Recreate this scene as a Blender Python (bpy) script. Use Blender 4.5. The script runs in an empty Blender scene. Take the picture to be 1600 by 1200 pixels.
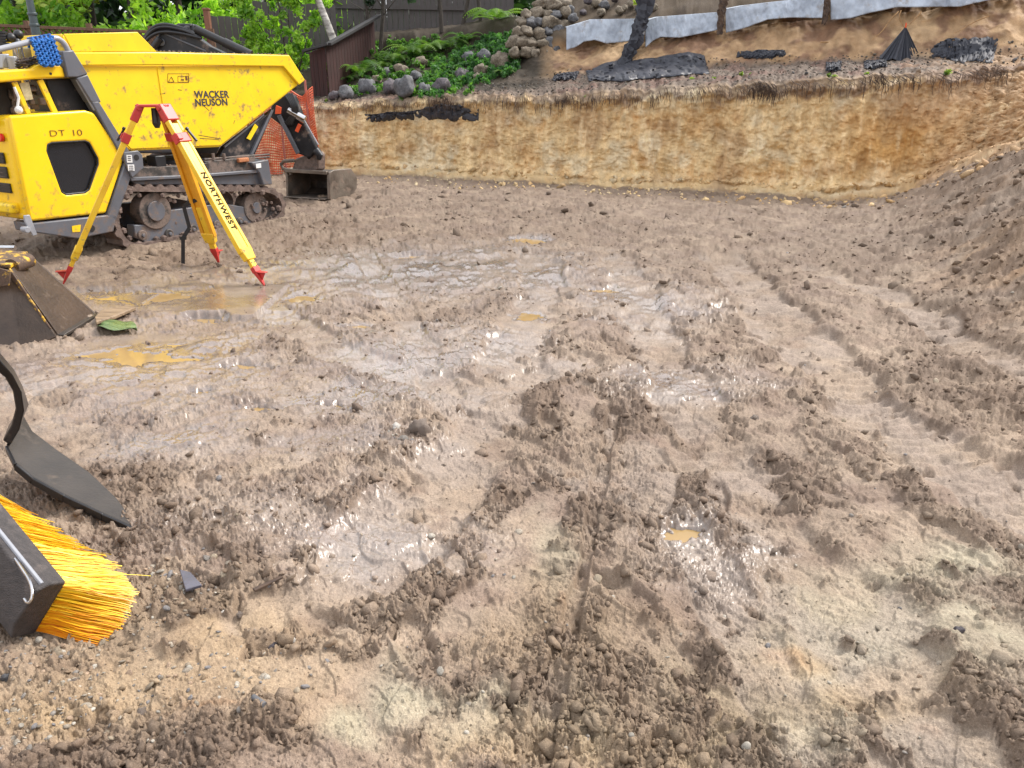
import bpy, bmesh, math, random
import numpy as np
from mathutils import Vector, Matrix, Euler
R = math.radians
random.seed(7)
rng = np.random.default_rng(11)
SC = bpy.context.scene
COL = SC.collection

# ------------------------------------------------------------ camera, light
CAM_H, PITCH, FPX = 1.6, R(21.0), 1209.0
cam = bpy.data.cameras.new('camera')
cam.sensor_width = 36; cam.lens = FPX / 1600 * 36; cam.clip_start = 0.05; cam.clip_end = 500
co = bpy.data.objects.new('camera', cam); COL.objects.link(co)
co.location = (0, 0, CAM_H); co.rotation_euler = (R(90) - PITCH, 0, 0)
SC.camera = co

SUN_EL, SUN_AZ = R(46), R(62)          # azimuth clockwise from +Y
w = bpy.data.worlds.new('World'); SC.world = w; w.use_nodes = True
nt = w.node_tree; nt.nodes.clear()
sky = nt.nodes.new('ShaderNodeTexSky'); sky.sky_type = 'NISHITA'; sky.sun_disc = False
sky.sun_elevation = SUN_EL; sky.sun_rotation = SUN_AZ
sky.air_density = 1.0; sky.dust_density = 4.0; sky.ozone_density = 1.0
mixw = nt.nodes.new('ShaderNodeMix'); mixw.data_type = 'RGBA'; mixw.inputs[0].default_value = 0.72
mixw.inputs[7].default_value = (9.0, 9.1, 9.4, 1)      # the even white of an overcast sky
bg = nt.nodes.new('ShaderNodeBackground'); bg.inputs[1].default_value = 0.115
ow = nt.nodes.new('ShaderNodeOutputWorld')
nt.links.new(sky.outputs[0], mixw.inputs[6]); nt.links.new(mixw.outputs[2], bg.inputs[0]); nt.links.new(bg.outputs[0], ow.inputs[0])
sl = bpy.data.lights.new('sun', 'SUN'); sl.energy = 2.6; sl.angle = R(20); sl.color = (1, .96, .9)
so = bpy.data.objects.new('sun', sl); COL.objects.link(so)
sd = Vector((math.sin(SUN_AZ) * math.cos(SUN_EL), math.cos(SUN_AZ) * math.cos(SUN_EL), math.sin(SUN_EL)))
so.rotation_euler = sd.to_track_quat('Z', 'Y').to_euler()
SC.view_settings.view_transform = 'Standard'; SC.view_settings.look = 'None'
SC.view_settings.exposure = 0.93; SC.view_settings.gamma = 1
SC.render.engine = 'CYCLES'

# ------------------------------------------------------------ photo measurements -> metres
def ray(u, v):
    cx, cy = (u - 800) / FPX, (600 - v) / FPX
    return Vector((cx, math.cos(PITCH) + cy * math.sin(PITCH), -math.sin(PITCH) + cy * math.cos(PITCH)))
def at_z(u, v, z=0.0):
    d = ray(u, v); t = (z - CAM_H) / d.z; return Vector((0, 0, CAM_H)) + d * t
def at_y(u, v, y):
    d = ray(u, v); t = y / d.y; return Vector((0, 0, CAM_H)) + d * t

# ------------------------------------------------------------ numpy noise
_p = rng.permutation(256).astype(np.int32); PERM = np.concatenate([_p, _p, _p])
_a = rng.random(256) * 2 * np.pi
G2 = np.stack([np.cos(_a), np.sin(_a)], 1).astype(np.float32)
_g = rng.normal(size=(256, 3)); _g /= np.linalg.norm(_g, axis=1)[:, None]; G3 = (_g * 1.3).astype(np.float32)
def fade(t): return t * t * t * (t * (t * 6 - 15) + 10)
def n2(x, y, s=0):
    xi = np.floor(x).astype(np.int32); yi = np.floor(y).astype(np.int32)
    xf = (x - xi).astype(np.float32); yf = (y - yi).astype(np.float32); u = fade(xf); v = fade(yf)
    X = (xi + s * 17) & 255; Y = (yi + s * 31) & 255; X1 = (X + 1) & 255; Y1 = (Y + 1) & 255
    def g(a, b, dx, dy):
        q = G2[PERM[PERM[a] + b]]; return q[..., 0] * dx + q[..., 1] * dy
    a = g(X, Y, xf, yf); b = g(X1, Y, xf - 1, yf); c = g(X, Y1, xf, yf - 1); d = g(X1, Y1, xf - 1, yf - 1)
    return ((a + u * (b - a)) * (1 - v) + (c + u * (d - c)) * v) * 1.4
def n3(x, y, z, s=0):
    xi = np.floor(x).astype(np.int32); yi = np.floor(y).astype(np.int32); zi = np.floor(z).astype(np.int32)
    xf = (x - xi).astype(np.float32); yf = (y - yi).astype(np.float32); zf = (z - zi).astype(np.float32)
    u = fade(xf); v = fade(yf); w_ = fade(zf)
    r = 0
    for i in (0, 1):
        for j in (0, 1):
            for k in (0, 1):
                h = PERM[PERM[PERM[(xi + i + s * 13) & 255] + ((yi + j) & 255)] + ((zi + k) & 255)]
                q = G3[h]
                d = q[..., 0] * (xf - i) + q[..., 1] * (yf - j) + q[..., 2] * (zf - k)
                r = r + d * (u if i else 1 - u) * (v if j else 1 - v) * (w_ if k else 1 - w_)
    return r
def fbm2(x, y, o=4, s=0, g=.5):
    a, r = 1, 0
    for i in range(o): r = r + a * n2(x, y, s + i); x = x * 2.03; y = y * 2.03; a *= g
    return r
def fbm3(x, y, z, o=3, s=0, g=.5):
    a, r = 1, 0
    for i in range(o): r = r + a * n3(x, y, z, s + i); x = x * 2.03; y = y * 2.03; z = z * 2.03; a *= g
    return r
HR = rng.random((256, 3)).astype(np.float32)
def domes(x, y, s=0, keep=.75):
    """rounded lumps: highest of the hemispherical domes round scattered points"""
    xi = np.floor(x).astype(np.int32); yi = np.floor(y).astype(np.int32)
    best = np.zeros(x.shape, np.float32)
    for i in (-1, 0, 1):
        for j in (-1, 0, 1):
            h = PERM[PERM[(xi + i + s * 29) & 255] + ((yi + j) & 255)]
            q = HR[h]
            dx = xi + i + q[..., 0] - x; dy = yi + j + q[..., 1] - y
            rad = .45 + .5 * q[..., 2]
            d = 1 - (dx * dx + dy * dy) / (rad * rad)
            best = np.maximum(best, np.sqrt(np.clip(d, 0, 1)) * rad * (q[..., 2] * 7 % 1 < keep))
    return best
def sst(a, b, x):
    t = np.clip((x - a) / (b - a), 0, 1); return t * t * (3 - 2 * t)
def dpoly(x, y, pts):
    """distance to a polyline and arc length along it"""
    best = np.full(x.shape, 1e9, np.float32); arc = np.zeros(x.shape, np.float32); L = 0
    for a, b in zip(pts[:-1], pts[1:]):
        ab = b - a; l = math.hypot(*ab)
        t = np.clip(((x - a[0]) * ab[0] + (y - a[1]) * ab[1]) / (l * l), 0, 1)
        d = np.hypot(x - a[0] - t * ab[0], y - a[1] - t * ab[1])
        m = d < best; best = np.where(m, d, best); arc = np.where(m, L + t * l, arc); L += l
    return best, arc

# ------------------------------------------------------------ the mud floor
def gp(*uv): return [np.array(at_z(u, v)[:2]) for u, v in uv]
TRACKS = [   # polyline, half width, depth, berm, ribs
    (gp((960, 640), (945, 700), (930, 780), (915, 880), (885, 1000), (850, 1120), (830, 1230)), .035, .030, .016, 0),
    (gp((1130, 400), (1180, 460), (1260, 545), (1370, 640), (1480, 720), (1640, 800)), .26, .045, .06, .010),
    (gp((960, 400), (1010, 480), (1035, 560), (1080, 640), (1150, 720), (1200, 790), (1330, 960), (1480, 1200)), .20, .03, .045, .006),
    (gp((840, 395), (850, 450), (800, 560), (770, 640), (690, 760), (600, 840), (470, 960)), .22, .03, .05, .004),
    (gp((1000, 700), (1035, 780), (1100, 880), (1180, 1010), (1260, 1180)), .10, .03, .035, .004),
    (gp((560, 380), (640, 500), (700, 640), (860, 720), (1010, 790)), .12, .02, .05, 0),
    (gp((300, 420), (420, 480), (540, 560), (760, 610), (900, 560)), .16, .025, .035, 0),
    (gp((1280, 420), (1400, 470), (1520, 560), (1640, 620)), .15, .03, .05, .008),
]
PUD = [(212, 555, .30, .17), (218, 466, .36, .17), (165, 468, .12, .06), (322, 491, .11, .07), (470, 462, .13, .12), (556, 508, .15, .06), (824, 373, .20, .14),
       (828, 487, .09, .09), (378, 568, .09, .045), (313, 613, .07, .045), (1070, 828, .065, .045), (405, 641, .09, .05), (520, 634, .07, .03), (940, 452, .12, .06), (655, 398, .16, .07)]
WETS = [(230, 560, 1.0, .9), (280, 620, .9, .45), (330, 470, 1.3, .9), (520, 420, 1.6, 1.2), (720, 420, 2.0, 1.4), (700, 530, .9, .6), (1000, 470, .7, .9), (1060, 590, .5, .4), (640, 560, 1.0, .5), (560, 620, .8, .4),
        (1090, 850, .25, .3), (550, 700, .5, .3), (420, 800, .5, .3), (600, 850, .5, .25), (300, 700, .4, .25)]
SMOOTH = [(230, 560, .9, .8), (850, 820, .45, .3), (760, 900, .5, .3), (600, 860, .4, .2), (560, 900, .5, .25), (1440, 770, .6, .35), (1110, 740, .35, .25), (900, 640, .35, .25), (650, 960, .5, .2), (1410, 660, .4, .25),
          (330, 1000, .5, .25), (480, 1080, .5, .2), (640, 780, .35, .2), (1030, 540, .35, .5), (300, 460, 1.0, .7), (370, 425, .9, .5), (1540, 1000, .3, .15), (420, 960, .3, .2)]
CLOD = [(800, 690, .25, .16), (860, 735, .2, .08), (900, 520, .45, .25), (700, 495, .3, .2), (790, 425, .6, .4), (640, 680, .3, .14), (470, 690, .4, .2), (400, 800, .4, .2), (1400, 480, 1.4, .8), (1500, 600, .9, .7),
        (1130, 660, .15, .2), (1230, 760, .35, .4), (1100, 900, .3, .25), (930, 1010, .12, .22), (1550, 880, .3, .3), (1500, 1100, .3, .25), (1300, 640, .4, .3), (330, 650, .25, .12), (420, 490, .3, .15), (1350, 800, .4, .25),
        (1050, 1000, .2, .12), (760, 1120, .12, .08), (950, 590, .2, .3), (1250, 870, .2, .15), (560, 540, .4, .2), (440, 540, .3, .15), (700, 620, .3, .12), (1040, 430, .5, .4), (930, 430, .3, .5), (600, 430, .4, .4), (480, 610, .3, .12), (760, 560, .3, .15), (1180, 560, .25, .35), (260, 610, .2, .1), (1260, 400, 1.3, .7)]
def blobs(x, y, L, soft=.6):
    m = np.zeros(x.shape, np.float32)
    wx = x + .18 * n2(x * 2.3, y * 2.3, 60) + .07 * n2(x * 7, y * 7, 61); wy = y + .18 * n2(x * 2.3, y * 2.3, 62) + .07 * n2(x * 7, y * 7, 63)
    for u, v, a, b in L:
        c = at_z(u, v); d = np.hypot((wx - c.x) / a, (wy - c.y) / b); m = np.maximum(m, 1 - sst(1 - soft, 1 + soft * .4, d))
    return m
def undul(x, y):
    return .05 * n2(x * .45, y * .45, 3) + .035 * n2(x * 1.1, y * 1.1, 5)
def floor_fields(x, y):
    x = x.astype(np.float32); y = y.astype(np.float32); rr = np.hypot(x, y)
    h = undul(x, y) + .018 * n2(x * 2.6, y * 2.6, 6)
    smooth = blobs(x, y, SMOOTH); clod = blobs(x, y, CLOD); wet = blobs(x, y, WETS, .9)
    smooth = np.maximum(smooth, .8 * sst(.10, .3, fbm2(x * 1.3 + 3, y * 1.3, 4, 180)))
    q_ = x - .42 * y - .3 + .35 * n2(x * .9, y * .9, 34); rise = sst(.1, 1.7, q_ + .25 * n2(x * 1.3, y * 1.3, 33)) * sst(2.5, 5, y)
    h += .13 * rise; clod = np.maximum(clod, rise * .95)
    nz = fbm2(x * 1.1, y * 1.1, 4, 20)
    C = sst(.0, .5, nz + .05) * .7
    C = np.maximum(C, clod * (.25 + .75 * sst(-.25, .35, nz)))
    C = C * (1 - .85 * smooth) + .30 * sst(5.5, 9, rr) + .4 * rise
    rut = np.zeros_like(h)
    for pts, hw, dep, berm, rib in TRACKS:
        lo = np.min(pts, 0) - hw - .6; hi = np.max(pts, 0) + hw + .6
        m = (x > lo[0]) & (x < hi[0]) & (y > lo[1]) & (y < hi[1])
        if not m.any(): continue
        xs, ys = x[m], y[m]
        d, arc = dpoly(xs, ys, pts)
        d = d + .22 * hw * n2(xs * 6, ys * 6, 40) + .5 * hw * n2(xs * 2.1, ys * 2.1, 41)
        ins = 1 - sst(hw * .75, hw * 1.1, d)
        bw = max(.06, hw * .55)
        br = .45 * np.exp(-((d - hw * 1.25) / bw) ** 2) * sst(-.15, .3, n2(xs * 1.7, ys * 1.7, 43) + .5 * n2(xs * 5.2, ys * 5.2, 42))
        h[m] += -(.9 if hw < .06 else .5 if hw < .12 else 1.0) * dep * ins; smooth[m] = np.maximum(smooth[m], (.85 if hw > .12 else 0) * ins) + berm * br * (.5 + .8 * n2(xs * 5, ys * 5, 44))
        if rib:
            h[m] += rib * ins * np.sin(arc * 2 * np.pi / .085 + d * 9) * sst(-.2, .2, n2(xs * 1.3, ys * 1.3, 46))
        C[m] = np.maximum(C[m] * (1 - .7 * ins), np.minimum(.9, br * 2.6))
        rut[m] = np.maximum(rut[m], ins)
    # footprints
    for u, v, a in ((650, 1010, .4), (520, 990, .9), (1120, 760, -.2), (700, 870, .5), (900, 900, 1.2), (330, 880, .8), (1290, 700, .3), (610, 740, 1.1), (860, 660, .2), (980, 930, .6), (1480, 830, .4)):
        c = at_z(u, v); dx = (x - c.x) * math.cos(a) + (y - c.y) * math.sin(a); dy = -(x - c.x) * math.sin(a) + (y - c.y) * math.cos(a)
        d = np.hypot(dx / .055, dy / .15) + .15 * n2(x * 12, y * 12, 50)
        h += -.018 * (1 - sst(.8, 1.05, d)) + .012 * np.exp(-((d - 1.25) / .18) ** 2); C *= sst(.7, 1.1, d)
    fd = lambda f_: 1 / (1 + (f_ * rr * rr * .0008) ** 2)
    fade1, fade2, fade3 = fd(30), fd(60), fd(120)
    wxx = x + .02 * n2(x * 14, y * 14, 70); wyy = y + .02 * n2(x * 14, y * 14, 71)
    bl = lambda f_, s_: np.abs(n2(wxx * f_, wyy * f_, s_))
    farb = 1 + .9 * sst(5, 12, rr)
    farb = 1 + .9 * sst(5, 12, rr)
    wa_, wb_ = wxx + .05 * n2(x * 5, y * 5, 64), wyy + .05 * n2(x * 5, y * 5, 65)
    dm1 = domes(wa_ * 6.5, wb_ * 6.5, 1, .45); dm2 = domes(wa_ * 12, wb_ * 12, 2, .6); dm3 = domes(wxx * 25, wyy * 25, 3, .65)
    lump = 1.3 * (.024 * dm1 * (1 + 1.2 * rise) * fd(5) + .019 * dm2 * fd(10) + .010 * dm3 * fd(22) + .020 * bl(9, 73) * fd(9) + .017 * bl(19, 74) * fd(19) + .020 * fd(41) * bl(41, 76) + .013 * fd(78) * bl(78, 78)
            + sst(6, 11, rr) * (.055 * np.abs(n2(x * 3.3, y * 3.3, 57)) + .02 * n2(x * 6, y * 4.5, 58) * fd(4)) - .026)
    fine = .0032 * fade2 * domes(x * 66 + 3, y * 66, 4, .5) + .0025 * fade3 * domes(x * 140, y * 140 + 5, 5, .8) + .006 * fade1 * np.abs(n2(x * 50, y * 50, 79))
    frag = .55 * n2(x * 5.5, y * 5.5, 75) + .45 * n2(x * 12, y * 12, 69) + .2 * n2(x * 27, y * 27, 66)
    ck = sst(.28, .62, C * 1.1 + frag)
    ck = np.maximum(ck, .85 * sst(.36, .52, n2(x * 3.0 + 7, y * 3.0, 68) + .5 * n2(x * 9, y * 9, 67) + .2 * n2(x * 24, y * 24, 59)) * (1 - .75 * smooth) * (1 - .6 * rut))
    ck = ck * (1 - .55 * sst(.5, .95, wet))
    smooth = np.maximum(smooth, .7 * sst(.4, 1.0, wet))
    h += ck * (lump + .010 * n2(x * 5, y * 5, 77)) + (.5 + .6 * ck) * (1 - .7 * smooth) * fine * (1 - .5 * rut)
    # scattered single crumbs everywhere and shallow torn edges in the smooth mud
    cr = domes(x * 11 + 9, y * 11, 6, .22); h += .018 * cr * (1 - ck) * (1 - .6 * smooth)
    e = n2(x * 3.1, y * 3.1, 80) + .4 * n2(x * 9, y * 9, 81)
    # sharp-edged scabs of mud pressed up out of the surface
    for fq, am, th_, sd0 in ((3.4, .013, .18, 221), (7.5, .010, .22, 224), (16, .007, .26, 227), (33, .006, .24, 230), (62, .0035, .25, 233)):
        q_ = n2(x * fq, y * fq, sd0) + .5 * n2(x * fq * 2.7, y * fq * 2.7, sd0 + 1) + .3 * n2(x * fq * 6.1, y * fq * 6.1, sd0 + 2)
        h += am * sst(th_, th_ + .07, q_) * (1 - .75 * smooth) * (1 - .6 * ck) * fd(fq)
        ck = np.maximum(ck, .4 * sst(th_ - .03, th_ + .03, q_) * (1 - sst(th_ + .04, th_ + .2, q_)) * (1 - smooth))
    # overlapping flakes: many small torn steps
    for fq, am, sd0 in ((5.5, .007, 201), (12, .0055, 204), (25, .0042, 207), (47, .003, 210), (90, .002, 213)):
        q_ = n2(x * fq, y * fq * 1.25, sd0) * 2.2 + .8 * n2(x * fq * 2.3, y * fq * 2.3, sd0 + 1); st_ = q_ - np.floor(q_)
        h += am * (st_ - .5) * sst(0, .12, st_) * (1 - .72 * smooth) * fd(fq * .8) * (1 - .5 * ck)
    h += .009 * (sst(-.02, .03, e) - .5) * (1 - ck) + .006 * (sst(.0, .02, n2(x * 7 + 4, y * 7, 83)) - .5) * (1 - ck) * fade1
    # shallow drying cracks
    c1 = np.abs(n2(x * 8 + 2 * n2(x * 3, y * 3, 85), y * 8, 86)); h -= .002 * (1 - sst(0, .03, c1)) * (1 - ck) * fade1 * sst(0, .3, n2(x * .9, y * .9, 87) + .1)
    h += .0022 * n2(x * 38, y * 38, 88) * fade2 * 1.6 + .008 * n2(x * 9, y * 9, 89) * (1 - .6 * smooth)
    # puddles
    pm = np.zeros_like(h)
    for (u, v, a, b), wl in zip(PUD, PWL):
        c = at_z(u, v); m = (np.abs(x - c.x) < a * 3) & (np.abs(y - c.y) < b * 3)
        if not m.any(): continue
        xs, ys = x[m], y[m]
        d = np.hypot((xs - c.x) / a, (ys - c.y) / b) + .75 * n2((xs - c.x) / a * 1.1 + u, (ys - c.y) / b * .9, 90) + .45 * n2((xs - c.x) / a * 2.6 + v, (ys - c.y) / b * 2.2, 91) + .2 * n2(xs * 29, ys * 31, 92)
        hm = h[m]
        lev = np.where(d < 1, wl - .02 * sst(0, .45, 1 - d), np.maximum(wl + .002 + .006 * sst(1, 1.5, d), hm * .35 + wl * .65))
        k = 1 - sst(1.2, 1.9, d); hb = hm * (1 - k) + lev * k; h[m] = np.where(d >= 1, np.maximum(hb, wl + .003), hb)
        pm[m] = np.maximum(pm[m], k)
    wet = np.maximum(wet * (.55 + .45 * sst(-.2, .3, fbm2(x * 1.9, y * 1.9, 3, 95))), pm)
    wet = wet * (1 - .5 * ck)
    return h, ck, wet, rut, smooth
PWL = []
for u, v, a, b in PUD:
    c = at_z(u, v); PWL.append(float(undul(np.array([c.x]), np.array([c.y]))[0]) - .022)

# key lines of the cut, measured as (column, row of foot, row of cut top, row of ledge back, row of upper bank)
KEY = [  # u, y_base, z_base, v_top, d_top, v_ledge, d_ledge, v_upper, d_upper
    (-300, 17.5, 0, 168, .3, 158, 1.5, 88, 5), (100, 17.3, 0, 168, .3, 156, 1.5, 90, 4.6), (400, 17.0, 0, 170, .3, 155, 1.3, 92, 4.4),
    (480, 16.7, 0, 165, .25, 152, 1.2, 90, 4.4), (560, 16.3, 0, 158, .25, 148, 1.2, 82, 4.4), (700, 15.5, 0, 150, .3, 140, 1.3, 72, 4.6),
    (800, 14.9, 0, 150, .3, 134, 1.4, 55, 3.8), (865, 14.5, 0, 150, .3, 126, 1.5, 78, 2.4), (900, 14.3, 0, 147, .3, 120, 1.7, 76, 2.5), (1000, 13.8, 0, 141, .3, 113, 1.8, 64, 2.6),
    (1060, 13.5, 0, 138, .3, 110, 1.8, 52, 2.6), (1200, 12.8, 0, 131, .3, 105, 1.8, 38, 2.6), (1300, 12.2, .02, 123, .35, 101, 1.9, 28, 2.6),
    (1400, 11.9, .14, 118, .45, 98, 2.0, 19, 2.7), (1450, 11.6, .30, 114, .6, 96, 2.2, 14, 2.9), (1500, 11.0, .50, 112, 1.2, 94, 2.6, 8, 3.3), (1560, 10.2, .70, 106, 2.1, 88, 3.2, 1, 4.0),
    (1640, 9.2, .9, 100, 3.0, 82, 4.0, -10, 4.8), (1900, 7.2, 1.0, 70, 4.0, 50, 5.0, -60, 6.0)]
def line(vk, dk):
    ph, rr, zz = [], [], []
    for k in KEY:
        if vk is None: v = 280; y = k[1]; p = at_y(k[0], v, y); z = k[2]
        else: y = k[1] + k[dk]; p = at_y(k[0], k[vk], y); z = p.z
        if vk == 3 and k[0] >= 1500: pass
        ph.append(math.atan2(p.x, p.y)); rr.append(math.hypot(p.x, p.y)); zz.append(z)
    for e, r_ in ((-70, 15), (-110, 14), (-180, 13)):
        ph.insert(0, R(e)); rr.insert(0, r_ + (rr[2] if False else 0) + {None: 0, 3: .5, 5: 2, 7: 5}[vk]); zz.insert(0, {None: 0, 3: 1.2, 5: 1.4, 7: 2.2}[vk])
    for e, r_ in ((75, 8), (110, 8), (180, 13)):
        ph.append(R(e)); rr.append(r_ + {None: 0, 3: 2.5, 5: 3, 7: 5}[vk]); zz.append({None: .4, 3: 1.4, 5: 1.7, 7: 2.8}[vk])
    return np.array(ph), np.array(rr), np.array(zz)
LB, LT, LL, LU = line(None, 0), line(3, 4), line(5, 6), line(7, 8)
dense = np.linspace(R(-51), R(51), 1640)
phis = np.concatenate([np.linspace(R(-180), R(-51.4), 70), dense, np.linspace(R(51.4), R(180), 70)]).astype(np.float64)
def ev(L, k): return np.interp(phis, L[0], L[k])
wob = (.10 * n2(phis * 12, phis * 0, 9) + .07 * n2(phis * 40, phis * 0 + 2, 8) + .03 * n2(phis * 130, phis * 0 + 3, 7))
rb, zb = ev(LB, 1) + wob, ev(LB, 2); rt, zt = ev(LT, 1) + wob * 1.1, ev(LT, 2) + .07 * n2(phis * 40, phis * 0 + 5, 12) + .035 * n2(phis * 160, phis * 0 + 6, 12)
rl, zl = ev(LL, 1), ev(LL, 2); ru, zu = ev(LU, 1) + .1 * n2(phis * 30, phis * 0 + 8, 12), ev(LU, 2)
N0, N1, N2, N3, N4, N5 = 10, 800, 190, 46, 60, 50
RW, ZW, WF, WC, WL, WU, WW = [], [], [], [], [], [], []
def push(r, z, f, c, l, u, w_):
    o = np.ones_like(phis)
    RW.append(r * o); ZW.append(z * o); WF.append(f * o); WC.append(c * o); WL.append(l * o); WU.append(u * o); WW.append(w_ * o)
dmax = R(57)
for i in range(N0): push(.05 + (CAM_H / math.tan(dmax) - .05) * i / N0, 0, 1, 0, 0, 0, 0)
db = np.arctan2(CAM_H, rb)
for i in range(N1):
    t = i / N1; d = dmax + (db - dmax) * t; r = CAM_H / np.tan(d)
    push(r, zb * sst(.35, 1.0, r / rb) + .12 * sst(.975, 1, r / rb) * .5, 1, 0, 0, 0, 0)
steep = 1 - sst(.5, 2.0, rt - rb)
for i in range(N2):
    t = i / N2; prof = t + .25 * (sst(0, .14, t) * .35 - .0) * (1 - t) * 0
    rr_ = rb + (rt - rb) * (.45 * sst(0, .12, t) + .55 * t ** 1.3) 
    push(rr_, zb + .06 + (zt - zb - .06) * t, (1 - sst(0, .08, t)) * 1.0, sst(0, .06, t) * (1 - sst(.96, 1, t) * .5), 0, 0, t)
for i in range(N3):
    t = i / N3; push(rt + (rl - rt) * t, zt + (zl - zt) * (t ** .8), 0, .5 * (1 - sst(0, .15, t)), sst(0, .1, t), 0, 1)
for i in range(N4):
    t = i / N4; push(rl + (ru - rl) * t, zl + (zu - zl) * t, 0, 0, 1 - sst(0, .2, t), sst(0, .2, t), 1)
for i in range(N5 + 1):
    t = i / N5; push(ru + .15 + (60 - ru) * t ** 2.2, zu + .28 * min(1, t * 8) + 1.1 * t + 1.5 * sst(0, 3.5, (60 - ru) * t ** 2.2) * sst(R(2), R(5), phis), 0, 0, 0, 1 - .6 * t, 1)
RW, ZW, WF, WC, WL, WU, WW = [np.array(a) for a in (RW, ZW, WF, WC, WL, WU, WW)]
PH = np.broadcast_to(phis, RW.shape)
X = RW * np.sin(PH); Y = RW * np.cos(PH); Z = ZW.copy()
nr, nc = X.shape
nf = N0 + N1 + 40
H, CK, WET, RUT, SMO = [np.zeros(X.shape, np.float32) for _ in range(5)]
f = floor_fields(X[:nf].ravel(), Y[:nf].ravel())
for A, b_ in zip((H, CK, WET, RUT, SMO), f): A[:nf] = b_.reshape(nf, nc)
# the loose, lumpy rise on the right
rise = sst(.1, 1.7, X - .42 * Y - .3) * sst(2.5, 5, Y) * WF
Z += H * WF
# cut face and banks: push towards the pit
s0 = N0 + N1 - 30
xs, ys, zs = X[s0:].astype(np.float32), Y[s0:].astype(np.float32), ZW[s0:].astype(np.float32)
cf = (.16 * fbm3(xs * 1.3, ys * 1.3, zs * .8, 3, 100) + .06 * np.abs(n3(xs * 5, ys * 5, zs * .9, 104)) + .03 * n3(xs * 12, ys * 12, zs * 1.6, 103) + .05 * fbm3(xs * 7, ys * 7, zs * 7, 3, 106, .6)
      + .028 * np.abs(n3(xs * 16, ys * 16, zs * 9, 109)))
rough = n3(xs * 3.5, ys * 3.5, zs * 3.5, 112)
lumps = domes((xs + zs * .6) * 9, (ys + zs * .8) * 9, 7, .8) * .05 + domes((xs + zs * .6) * 19, (ys + zs) * 19, 8, .8) * .035
rightness = 1 - steep
push_r = WC[s0:] * (cf * (1 - .3 * rightness) + lumps * (.25 + .9 * rightness)) + WU[s0:] * (.10 * fbm3(xs * 2, ys * 2, zs * 2, 4, 115, .6) + .03 * np.abs(rough))
# crumbling top edge leans out a little, roots under it
lip = np.exp(-((WW[s0:] - .93) / .05) ** 2) * WC[s0:] * steep
push_r = push_r + lip * .06
X[s0:] -= push_r * np.sin(PH[s0:]); Y[s0:] -= push_r * np.cos(PH[s0:])
Z[s0:] += WL[s0:] * (.045 * fbm2(xs * 3, ys * 3, 4, 120) + .03 * domes(xs * 14, ys * 14, 9, .6) + .02 * domes(xs * 26, ys * 26, 10, .6)) + WU[s0:] * .06 * fbm2(xs * 2, ys * 2, 4, 125) * (1 if True else 0) + WC[s0:] * rightness * lumps * .7
# ---- colours (albedo of the soils) ----
def C_(r, g, b): return np.array([r, g, b], np.float32)
def mix(a, b, t): return a * (1 - t[..., None]) + b * t[..., None]
xf, yf, zf = X.astype(np.float32), Y.astype(np.float32), Z.astype(np.float32)
q1 = fbm2(xf * .7, yf * .7, 4, 130); q2 = fbm2(xf * 2.2, yf * 2.2, 4, 135); q3 = n2(xf * 9, yf * 9, 140); q4 = n2(xf * 30, yf * 30, 141)
base = np.empty(X.shape + (3,), np.float32); base[:] = C_(.242, .185, .140)
base = mix(base, C_(.285, .220, .165), sst(-.3, .4, q1))
base = mix(base, C_(.205, .152, .122), sst(-.05, .45, q2) * .65)
base = mix(base, C_(.17, .12, .092), sst(.1, .4, fbm2(xf * 4, yf * 4, 3, 144)) * .5)
def zone(L): return blobs(X.astype(np.float32), Y.astype(np.float32), L, .9)
base = mix(base, C_(.37, .345, .25), zone([(1350, 1000, .45, .35), (1250, 1150, .5, .25), (880, 880, .12, .3), (1450, 880, .5, .2), (700, 1090, .25, .1), (1550, 1000, .3, .2), (820, 1130, .25, .14), (1350, 940, .3, .2), (560, 1130, .15, .08)]) * (.5 + .3 * q2))
base = mix(base, C_(.36, .26, .155), zone([(260, 1080, .55, .3), (350, 1000, .25, .2), (1230, 1010, .15, .08), (900, 1180, .4, .15), (150, 1130, .5, .2), (1400, 1100, .25, .12)]) * (.65 + .3 * q2))
base = mix(base, C_(.30, .17, .09), zone([(335, 1165, .06, .03), (1210, 1000, .10, .05), (1520, 1150, .06, .03)]) * sst(-.2, .3, q3) * .4)
base = mix(base, C_(.235, .17, .105), zone([(150, 960, .4, .3), (900, 1000, .3, .4), (1100, 1120, .3, .2)]) * .6)
base = mix(base, C_(.32, .20, .12), (sst(-.1, .3, q3 + q2) * zone([(940, 720, .05, .35), (915, 900, .04, .3), (975, 660, .05, .1)])) * .5)
base = mix(base, C_(.165, .122, .100), WET * .8)
base = mix(base, C_(.24, .160, .10), rise * sst(-.5, .2, q2) * .9)
base = mix(base, C_(.30, .185, .10), rise * sst(.0, .5, q1 + q2 * .5) * .7)
base = mix(base, C_(.285, .235, .195), RUT * WF * .55 * sst(-.4, .2, q2))
base *= (1 + .16 * q3 + .08 * q4)[..., None]
base *= (1 - .20 * sst(5.5, 9, RW))[..., None]
base = mix(base, C_(.145, .104, .076), CK * (.42 + .38 * sst(-.2, .3, q2)) * WF)
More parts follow.
